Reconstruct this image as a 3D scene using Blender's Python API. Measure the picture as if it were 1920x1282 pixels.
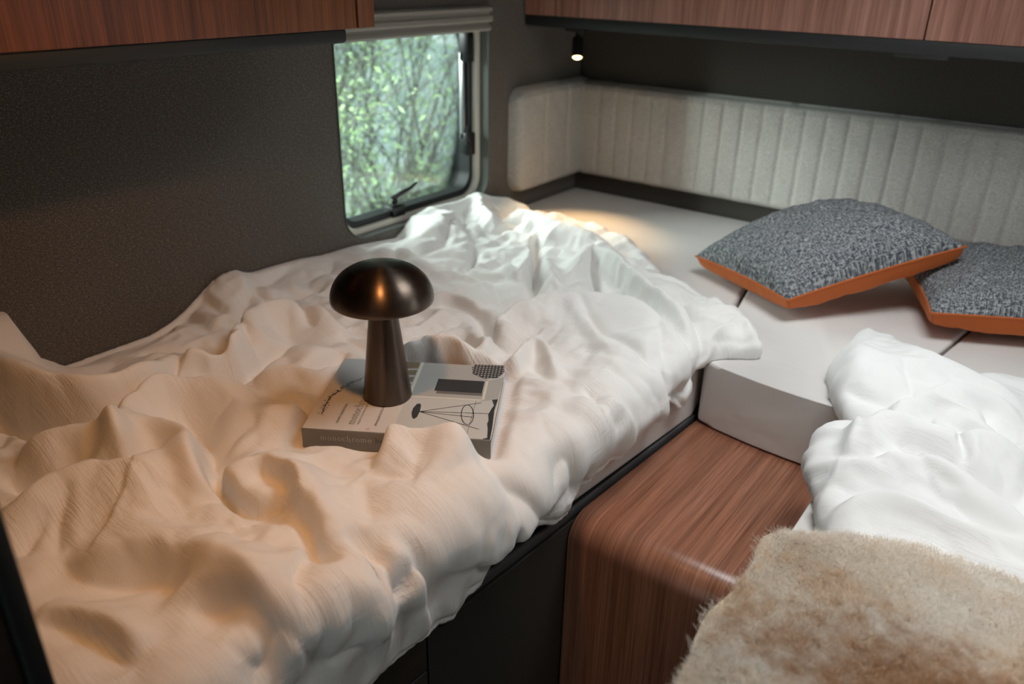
import bpy, bmesh, math, random
import numpy as np
from mathutils import Vector, Matrix

S = bpy.context.scene
COL = S.collection
for o in list(bpy.data.objects):
    bpy.data.objects.remove(o)
PI = math.pi

# ------------------------------------------------------------------ camera
cam_d = bpy.data.cameras.new('camera')
cam = bpy.data.objects.new('camera', cam_d)
COL.objects.link(cam)
cam_d.sensor_width = 36.0
cam_d.lens = 36.0 * 1507.98 / 1920.0
cam_d.clip_start = 0.02
right = Vector((0.7990798, 0.6009687, 0.0175541))
up = Vector((-0.271595, 0.3347708, 0.9023107))
back = Vector((0.536384, -0.7257858, 0.4307287))
m = Matrix((right, up, back)).transposed().to_4x4()
m.translation = Vector((1.370138, -2.176816, 0.662081))
cam.matrix_world = m
cam_d.dof.use_dof = True
cam_d.dof.focus_distance = 1.17
cam_d.dof.aperture_fstop = 3.2
S.camera = cam

# ------------------------------------------------------------------ world and light
w = bpy.data.worlds.new('overcast_sky')
S.world = w
w.use_nodes = True
bgn = w.node_tree.nodes['Background']
bgn.inputs[0].default_value = (0.80, 0.90, 0.88, 1)
bgn.inputs[1].default_value = 1.35

def area(name, loc, aim, sx, sy, power, col):
    l = bpy.data.lights.new(name, 'AREA')
    l.shape = 'RECTANGLE'
    l.size = sx
    l.size_y = sy
    l.energy = power
    l.color = col
    o = bpy.data.objects.new(name, l)
    COL.objects.link(o)
    o.location = loc
    o.rotation_euler = (Vector(aim) - Vector(loc)).to_track_quat('-Z', 'Y').to_euler()
    return o

def spot(name, loc, aim, power, col, ang, blend, rad):
    l = bpy.data.lights.new(name, 'SPOT')
    l.energy = power
    l.color = col
    l.spot_size = math.radians(ang)
    l.spot_blend = blend
    l.shadow_soft_size = rad
    o = bpy.data.objects.new(name, l)
    COL.objects.link(o)
    o.location = loc
    o.rotation_euler = (Vector(aim) - Vector(loc)).to_track_quat('-Z', 'Y').to_euler()
    return o

CEIL = 1.05
# unseen area lights added as daylight at assumed openings and outside the left window
h_ = area('assumed_hatch_light', (1.16, -0.98, 1.14), (1.03, -0.86, 0), 0.56, 0.48, 4.7, (0.97, 0.985, 1.0))  # light in an assumed roof hatch, out of view
h_.data.spread = math.radians(116)      # spread narrowed to dim the left bed's foot; no light well built
area('added_sky_fill_left', (-1.7, -1.35, 1.25), (0.15, -0.55, 0.15), 2.2, 1.7, 125.0, (1.0, 0.96, 0.95))  # added area light standing for the sky, kept above the view
area('added_pad_fill_outside', (-1.35, -3.0, 1.1), (0.1, -0.5, 0.22), 1.8, 1.4, 480.0, (1.0, 0.97, 0.95))  # unseen area light added outside to brighten the rear pad, overly bright for sky
fill_ = area('added_ceiling_fill', (1.66, -1.45, CEIL - 0.01), (1.50, -1.42, 0), 0.40, 0.40, 2.0, (1.0, 0.97, 0.93))  # unseen fill under the closed ceiling, added to brighten sheepskin and step
fill_.data.spread = math.radians(85)
area('assumed_right_window_light', (2.10, -0.75, 0.36), (0.9, -0.9, 0.0), 0.5, 0.44, 0.6, (0.90, 0.97, 1.0))  # light at an assumed window in the unseen right wall
area('assumed_door_fill', (1.45, -3.9, 0.55), (1.3, -1.0, -0.2), 0.6, 0.9, 0.4, (1.0, 0.93, 0.86))  # added fill from behind the camera, at an assumed open door

S.view_settings.view_transform = 'Standard'
S.view_settings.look = 'None'
S.view_settings.exposure = 0.0
S.view_settings.gamma = 1.0
S.view_settings.use_curve_mapping = False

# ------------------------------------------------------------------ object helpers
def link(name, me, mats=None, parent=None, loc=(0, 0, 0), rot=(0, 0, 0)):
    o = bpy.data.objects.new(name, me)
    COL.objects.link(o)
    if mats:
        for mt in (mats if isinstance(mats, (list, tuple)) else [mats]):
            me.materials.append(mt)
    o.parent = parent
    o.location = loc
    o.rotation_euler = rot
    return o

def empty(name, label, cat, loc=(0, 0, 0), rotz=0, group=None):
    o = bpy.data.objects.new(name, None)
    COL.objects.link(o)
    o.empty_display_size = 0.05
    o.location = loc
    o.rotation_euler = (0, 0, rotz)
    return tag(o, label, cat, group)

def tag(o, label, cat, group=None):
    o['label'] = label
    o['category'] = cat
    if group:
        o['group'] = group
    return o

def structure(o, label=None):
    o['kind'] = 'structure'
    if label:
        o['label'] = label
    return o

def bm_obj(name, bm, mats, parent=None, loc=(0, 0, 0), rot=(0, 0, 0), smooth=False, auto=None):
    me = bpy.data.meshes.new(name)
    bmesh.ops.recalc_face_normals(bm, faces=bm.faces)
    if smooth or auto:
        for f in bm.faces:
            f.smooth = True
    if auto:
        for e in bm.edges:
            if len(e.link_faces) == 2 and e.calc_face_angle(0) > auto:
                e.smooth = False
    bm.to_mesh(me)
    bm.free()
    return link(name, me, mats, parent, loc, rot)

def box(bm, x0, x1, y0, y1, z0, z1, bev=0.0, seg=2, mi=0):
    r = bmesh.ops.create_cube(bm, size=1.0)
    vs = r['verts']
    for v in vs:
        v.co = Vector((x0 + (v.co.x + .5) * (x1 - x0), y0 + (v.co.y + .5) * (y1 - y0), z0 + (v.co.z + .5) * (z1 - z0)))
    fs = list({f for v in vs for f in v.link_faces})
    for f in fs:
        f.material_index = mi
    if bev > 0:
        es = list({e for v in vs for e in v.link_edges})
        bmesh.ops.bevel(bm, geom=es, offset=bev, segments=seg, profile=0.5, affect='EDGES')

def boxo(name, b, mat, parent=None, bev=0.0, seg=2, **k):
    bm = bmesh.new()
    box(bm, *b, bev=bev, seg=seg)
    return bm_obj(name, bm, mat, parent, auto=0.6 if bev else None, **k)

def prism(bm, pts, z0, z1, axes=(0, 1, 2), bev=0.0, seg=3, mi=0, bev_all=True):
    """extrude a polygon; axes give which world axes the polygon and the extrusion use"""
    def mk(p, z):
        c = [0, 0, 0]
        c[axes[0]] = p[0]
        c[axes[1]] = p[1]
        c[axes[2]] = z
        return bm.verts.new(c)
    a = [mk(p, z0) for p in pts]
    b = [mk(p, z1) for p in pts]
    fs = [bm.faces.new(a), bm.faces.new(b[::-1])]
    n = len(pts)
    for i in range(n):
        fs.append(bm.faces.new((a[i], b[i], b[(i + 1) % n], a[(i + 1) % n])))
    for f in fs:
        f.material_index = mi
    if bev > 0:
        es = {e for f in fs[:2] for e in f.edges}
        if bev_all:
            es = {e for f in fs for e in f.edges}
        bmesh.ops.bevel(bm, geom=list(es), offset=bev, segments=seg, profile=0.5, affect='EDGES')

def rrect(x0, x1, y0, y1, r, n=6):
    rs = r if isinstance(r, (list, tuple)) else [r] * 4
    cs = [(x1 - rs[0], y1 - rs[0], 0, rs[0]), (x0 + rs[1], y1 - rs[1], 90, rs[1]), (x0 + rs[2], y0 + rs[2], 180, rs[2]), (x1 - rs[3], y0 + rs[3], 270, rs[3])]
    out = []
    for cx, cy, a0, rr in cs:
        if rr < 1e-6:
            out.append((cx, cy))
            continue
        for i in range(n + 1):
            a = math.radians(a0 + 90 * i / n)
            out.append((cx + rr * math.cos(a), cy + rr * math.sin(a)))
    return out

def ringprism(bm, outer, inner, z0, z1, axes):
    """a frame: outer loop with a hole, loops of equal point count"""
    def mk(p, z):
        c = [0, 0, 0]
        c[axes[0]] = p[0]
        c[axes[1]] = p[1]
        c[axes[2]] = z
        return bm.verts.new(c)
    A = [mk(p, z0) for p in outer]
    B = [mk(p, z0) for p in inner]
    C_ = [mk(p, z1) for p in outer]
    D = [mk(p, z1) for p in inner]
    n = len(outer)
    for i in range(n):
        j = (i + 1) % n
        bm.faces.new((A[i], A[j], B[j], B[i]))
        bm.faces.new((C_[i], D[i], D[j], C_[j]))
        bm.faces.new((A[i], C_[i], C_[j], A[j]))
        bm.faces.new((B[i], B[j], D[j], D[i]))

def lathe(bm, prof, n=64, cx=0, cy=0, mi=0, close=False):
    rings = []
    for r, z in prof:
        if r < 1e-6:
            rings.append([bm.verts.new((cx, cy, z))])
        else:
            rings.append([bm.verts.new((cx + r * math.cos(2 * PI * i / n), cy + r * math.sin(2 * PI * i / n), z)) for i in range(n)])
    prs = list(zip(rings, rings[1:]))
    if close:
        prs.append((rings[-1], rings[0]))
    for a, b in prs:
        for i in range(n):
            j = (i + 1) % n
            if len(a) == 1 and len(b) == 1:
                continue
            if len(a) == 1:
                f = bm.faces.new((a[0], b[i], b[j]))
            elif len(b) == 1:
                f = bm.faces.new((a[i], a[j], b[0]))
            else:
                f = bm.faces.new((a[i], a[j], b[j], b[i]))
            f.material_index = mi

def tube(bm, pts, r, n=8, mi=0):
    pts = [Vector(p) for p in pts]
    rs = r if isinstance(r, (list, tuple)) else [r] * len(pts)
    prev = None
    up_ = Vector((0.3, 0.2, 1)).normalized()
    first = None
    for i, p in enumerate(pts):
        d = (pts[min(i + 1, len(pts) - 1)] - pts[max(i - 1, 0)]).normalized()
        a = d.cross(up_)
        if a.length < 1e-3:
            a = d.cross(Vector((1, 0, 0)))
        a.normalize()
        b = d.cross(a)
        ring = [bm.verts.new(p + (a * math.cos(2 * PI * k / n) + b * math.sin(2 * PI * k / n)) * rs[i]) for k in range(n)]
        if prev:
            for k in range(n):
                f = bm.faces.new((prev[k], prev[(k + 1) % n], ring[(k + 1) % n], ring[k]))
                f.material_index = mi
        else:
            first = ring
        prev = ring
    bm.faces.new(first[::-1]).material_index = mi
    bm.faces.new(prev).material_index = mi

# ------------------------------------------------------------------ materials
def nt(name):
    mt = bpy.data.materials.new(name)
    mt.use_nodes = True
    t = mt.node_tree
    return mt, t, t.nodes, t.links, t.nodes['Principled BSDF']

def plain(name, col, rough=0.6, metal=0.0, spec=0.5, emit=None, es=0.0, coat=0.0):
    mt, t, N, L, b = nt(name)
    b.inputs['Base Color'].default_value = (*col, 1)
    b.inputs['Roughness'].default_value = rough
    b.inputs['Metallic'].default_value = metal
    b.inputs['Specular IOR Level'].default_value = spec
    if coat:
        b.inputs['Coat Weight'].default_value = coat
    if emit:
        b.inputs['Emission Color'].default_value = (*emit, 1)
        b.inputs['Emission Strength'].default_value = es
    return mt

def noise(N, L, vec, scale, detail=2, rough=0.5, stretch=None, rot=None, dist=0.0):
    if stretch or rot:
        mp = N.new('ShaderNodeMapping')
        if stretch:
            mp.inputs['Scale'].default_value = stretch
        if rot:
            mp.inputs['Rotation'].default_value = rot
        L.new(vec, mp.inputs[0])
        vec = mp.outputs[0]
    n = N.new('ShaderNodeTexNoise')
    n.inputs['Scale'].default_value = scale
    n.inputs['Detail'].default_value = detail
    n.inputs['Roughness'].default_value = rough
    n.inputs['Distortion'].default_value = dist
    L.new(vec, n.inputs['Vector'])
    return n.outputs['Fac']

def ramp(N, L, fac, stops, interp='LINEAR'):
    r = N.new('ShaderNodeValToRGB')
    r.color_ramp.interpolation = interp
    el = r.color_ramp.elements
    while len(el) < len(stops):
        el.new(0.5)
    for e, (p, c) in zip(el, stops):
        e.position = p
        e.color = (*c, 1) if len(c) == 3 else c
    L.new(fac, r.inputs[0])
    return r.outputs[0]

def math_(N, L, op, a, b=None):
    n = N.new('ShaderNodeMath')
    n.operation = op
    for i, v in enumerate((a, b)):
        if v is None:
            continue
        if isinstance(v, (int, float)):
            n.inputs[i].default_value = v
        else:
            L.new(v, n.inputs[i])
    return n.outputs[0]

def bump(N, L, b, h, strength, dist, prev=None):
    n = N.new('ShaderNodeBump')
    n.inputs['Strength'].default_value = strength
    n.inputs['Distance'].default_value = dist
    L.new(h, n.inputs['Height'])
    if prev:
        L.new(prev, n.inputs['Normal'])
    L.new(n.outputs[0], b.inputs['Normal'])
    return n.outputs[0]

def coord(N, kind='Object'):
    return N.new('ShaderNodeTexCoord').outputs[kind]

def wall_fabric(name, lo, hi, spark=0.5, scale=480):
    mt, t, N, L, b = nt(name)
    c = coord(N)
    n1 = noise(N, L, c, scale, 2, 0.7)
    n2 = noise(N, L, c, 160, 2, 0.6, stretch=(1, 1, 2.5))
    s = math_(N, L, 'MULTIPLY_ADD', n2, 0.35)
    mx = N.new('ShaderNodeMath'); mx.operation = 'MULTIPLY_ADD'
    L.new(n2, mx.inputs[0]); mx.inputs[1].default_value = 0.4; L.new(n1, mx.inputs[2])
    mid = tuple((a + d) / 2 for a, d in zip(lo, hi))
    hi2 = tuple(min(1, h * (1 + 1.6 * spark)) for h in hi)
    col = ramp(N, L, math_(N, L, 'SUBTRACT', mx.outputs[0], 0.2), [(0.28, lo), (0.5, mid), (0.62, hi), (0.74, hi2)])
    L.new(col, b.inputs['Base Color'])
    b.inputs['Roughness'].default_value = 0.85
    b.inputs['Sheen Weight'].default_value = 0.25
    bump(N, L, b, n1, 0.5, 0.0012)
    return mt

def wood(name, cols, vec='Object', across=(60, 60, 1.4), gloss=0.42, fine=6.0, coat=0.0):
    """walnut veneer; 'across' scales the coordinates so the grain runs along the small one"""
    mt, t, N, L, b = nt(name)
    c = coord(N, vec)
    w1 = noise(N, L, c, 1.0, 3, 0.55, stretch=tuple(a * 0.16 for a in across), dist=0.25)
    w2 = noise(N, L, c, 1.0, 4, 0.65, stretch=across, dist=0.2)
    w3 = noise(N, L, c, 1.0, 2, 0.6, stretch=tuple(a * fine if a > 5 else a * 3.5 for a in across))
    s = N.new('ShaderNodeMath'); s.operation = 'MULTIPLY_ADD'
    L.new(w1, s.inputs[0]); s.inputs[1].default_value = 0.45
    s2 = N.new('ShaderNodeMath'); s2.operation = 'MULTIPLY_ADD'
    L.new(w2, s2.inputs[0]); s2.inputs[1].default_value = 0.65
    L.new(math_(N, L, 'MULTIPLY', w3, 0.42), s2.inputs[2])
    L.new(s2.outputs[0], s.inputs[2])
    v = math_(N, L, 'SUBTRACT', s.outputs[0], 0.26)
    col = ramp(N, L, v, [(0.34, cols[0]), (0.47, cols[1]), (0.56, cols[2]), (0.70, cols[3])])
    L.new(col, b.inputs['Base Color'])
    b.inputs['Roughness'].default_value = gloss
    if coat:
        b.inputs['Coat Weight'].default_value = coat
        b.inputs['Coat Roughness'].default_value = 0.25
    bump(N, L, b, w3, 0.35, 0.0006)
    return mt

def muslin(name, col, crinkle=1.0, micro=1.0):
    """double gauze: soft crepe crinkles both ways, read from the cloth's own UV"""
    mt, t, N, L, b = nt(name)
    c = coord(N, 'UV')
    a = noise(N, L, c, 1.0, 3, 0.6, stretch=(26, 280, 1), dist=0.8)
    d = noise(N, L, c, 1.0, 3, 0.6, stretch=(240, 30, 1), dist=0.8)
    e = noise(N, L, c, 900, 1, 0.5)
    # patches where the crepe is pulled flat
    k = noise(N, L, c, 9, 2, 0.5)
    k = ramp(N, L, k, [(0.38, (0.12,) * 3), (0.62, (1,) * 3)])
    h = math_(N, L, 'MULTIPLY', math_(N, L, 'ADD', a, math_(N, L, 'MULTIPLY', d, 0.8)), k)
    cr = N.new('ShaderNodeMath'); cr.operation = 'MULTIPLY_ADD'
    L.new(e, cr.inputs[0]); cr.inputs[1].default_value = 0.18 * micro; L.new(h, cr.inputs[2])
    L.new(ramp(N, L, k, [(0, tuple(x * 0.97 for x in col)), (1, col)]), b.inputs['Base Color'])
    b.inputs['Roughness'].default_value = 0.92
    b.inputs['Specular IOR Level'].default_value = 0.15
    b.inputs['Sheen Weight'].default_value = 0.15
    bump(N, L, b, cr.outputs[0], 0.45 * crinkle, 0.0022)
    return mt

def sheet_mat(name, col):
    mt, t, N, L, b = nt(name)
    c = coord(N)
    a = noise(N, L, c, 7, 3, 0.5, dist=0.5)
    e = noise(N, L, c, 1200, 1, 0.5)
    b.inputs['Base Color'].default_value = (*col, 1)
    b.inputs['Roughness'].default_value = 0.8
    b.inputs['Specular IOR Level'].default_value = 0.2
    b.inputs['Sheen Weight'].default_value = 0.1
    p = bump(N, L, b, a, 0.35, 0.012)
    bump(N, L, b, e, 0.15, 0.0006, p)
    return mt

M = {}
M['wall_left'] = wall_fabric('wall_fabric', (0.042, 0.036, 0.031), (0.17, 0.15, 0.132), 0.9)
M['wall_rear'] = wall_fabric('wall_fabric_rear', (0.024, 0.021, 0.017), (0.062, 0.055, 0.046), 0.3)
M['pad'] = wall_fabric('pad_fabric', (0.34, 0.33, 0.31), (0.62, 0.60, 0.57), 0.10, 520)
M['black'] = plain('black_laminate', (0.016, 0.016, 0.016), 0.5)
M['rail'] = plain('charcoal_rail', (0.022, 0.024, 0.024), 0.55)
M['drawer'] = plain('dark_cabinet_front', (0.030, 0.028, 0.024), 0.45)
M['edge_trim'] = plain('grey_edge_trim', (0.07, 0.075, 0.08), 0.45)
M['gap'] = plain('dark_gap', (0.004, 0.004, 0.004), 0.9)
WALN = [(0.155, 0.060, 0.034), (0.245, 0.100, 0.057), (0.315, 0.135, 0.079), (0.40, 0.185, 0.115)]
M['bench'] = wood('walnut_bench', WALN, 'UV', (170, 2.6, 1), 0.33, coat=0.25, fine=4.0)
M['cab_left'] = wood('walnut_left', [(0.10, 0.030, 0.009), (0.19, 0.058, 0.018), (0.25, 0.080, 0.026), (0.32, 0.110, 0.040)], 'Object', (40, 75, 2.0), 0.42)
M['cab_rear'] = wood('walnut_rear', [(0.20, 0.080, 0.055), (0.32, 0.145, 0.105), (0.42, 0.20, 0.15), (0.54, 0.28, 0.22)], 'Object', (85, 40, 2.0), 0.42)
M['duvet'] = muslin('white_muslin', (0.86, 0.85, 0.83), 1.6)
M['duvet2'] = muslin('white_muslin_fine', (0.82, 0.825, 0.82), 1.0)
M['sheet'] = sheet_mat('fitted_sheet_grey', (0.70, 0.675, 0.655))
M['frame_cream'] = plain('cream_plastic', (0.80, 0.77, 0.68), 0.45)
M['blind'] = plain('grey_aluminium', (0.44, 0.42, 0.38), 0.45, 0.1)
M['rubber'] = plain('black_rubber', (0.012, 0.014, 0.015), 0.5)
M['latch'] = plain('black_plastic', (0.010, 0.010, 0.010), 0.35)
M['steel'] = plain('steel', (0.5, 0.5, 0.5), 0.35, 1.0)

# glass
mt, t, N, L, b = nt('tinted_acrylic')
tr_ = N.new('ShaderNodeBsdfTransparent'); tr_.inputs[0].default_value = (0.88, 0.97, 0.95, 1)
gl_ = N.new('ShaderNodeBsdfGlossy'); gl_.inputs['Roughness'].default_value = 0.02
fz = N.new('ShaderNodeFresnel'); fz.inputs[0].default_value = 1.3
ms = N.new('ShaderNodeMixShader')
L.new(fz.outputs[0], ms.inputs[0]); L.new(tr_.outputs[0], ms.inputs[1]); L.new(gl_.outputs[0], ms.inputs[2])
L.new(ms.outputs[0], [x for x in N if x.type == 'OUTPUT_MATERIAL'][0].inputs[0])
M['glass'] = mt

DUVET_FREE = [[-0.047,-0.443],[0.009,-0.46],[0.051,-0.404],[0.172,-0.42],[0.263,-0.4],[0.35,-0.405],[0.468,-0.473],[0.56,-0.546],[0.636,-0.618],[0.712,-0.65],[0.806,-0.697],[0.878,-0.742],[0.928,-0.802],[0.943,-0.834],[0.905,-0.866],[0.88,-0.896],[0.884,-0.915],[0.878,-0.932],[0.907,-0.961],[0.916,-0.983],[0.884,-1.035],[0.902,-1.059],[0.903,-1.098],[0.916,-1.144],[0.919,-1.208],[0.918,-1.272],[0.925,-1.305],[0.939,-1.323],[0.935,-1.357],[0.922,-1.395],[0.912,-1.454],[0.919,-1.482],[0.929,-1.504],[0.934,-1.54],[0.957,-1.559],[0.952,-1.601],[0.951,-1.629],[0.949,-1.657],[0.951,-1.709],[0.953,-1.758],[0.95,-1.86],[0.945,-1.93],[0.94,-2.0]]
DUVET_WALL = [[-1.716,0.127],[-1.704,0.09],[-1.699,0.042],[-1.676,0.027],[-1.65,0.004],[-1.616,-0.012],[-1.566,-0.01],[-1.502,0.0],[-1.421,0.022],[-1.382,0.043],[-1.328,0.077],[-1.303,0.08],[-1.241,0.064],[-1.201,0.064],[-1.116,0.06],[-1.057,0.051],[-0.96,0.049],[-0.82,0.033],[-0.761,0.074],[-0.701,0.084],[-0.597,0.076],[-0.501,0.07]]
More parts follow.
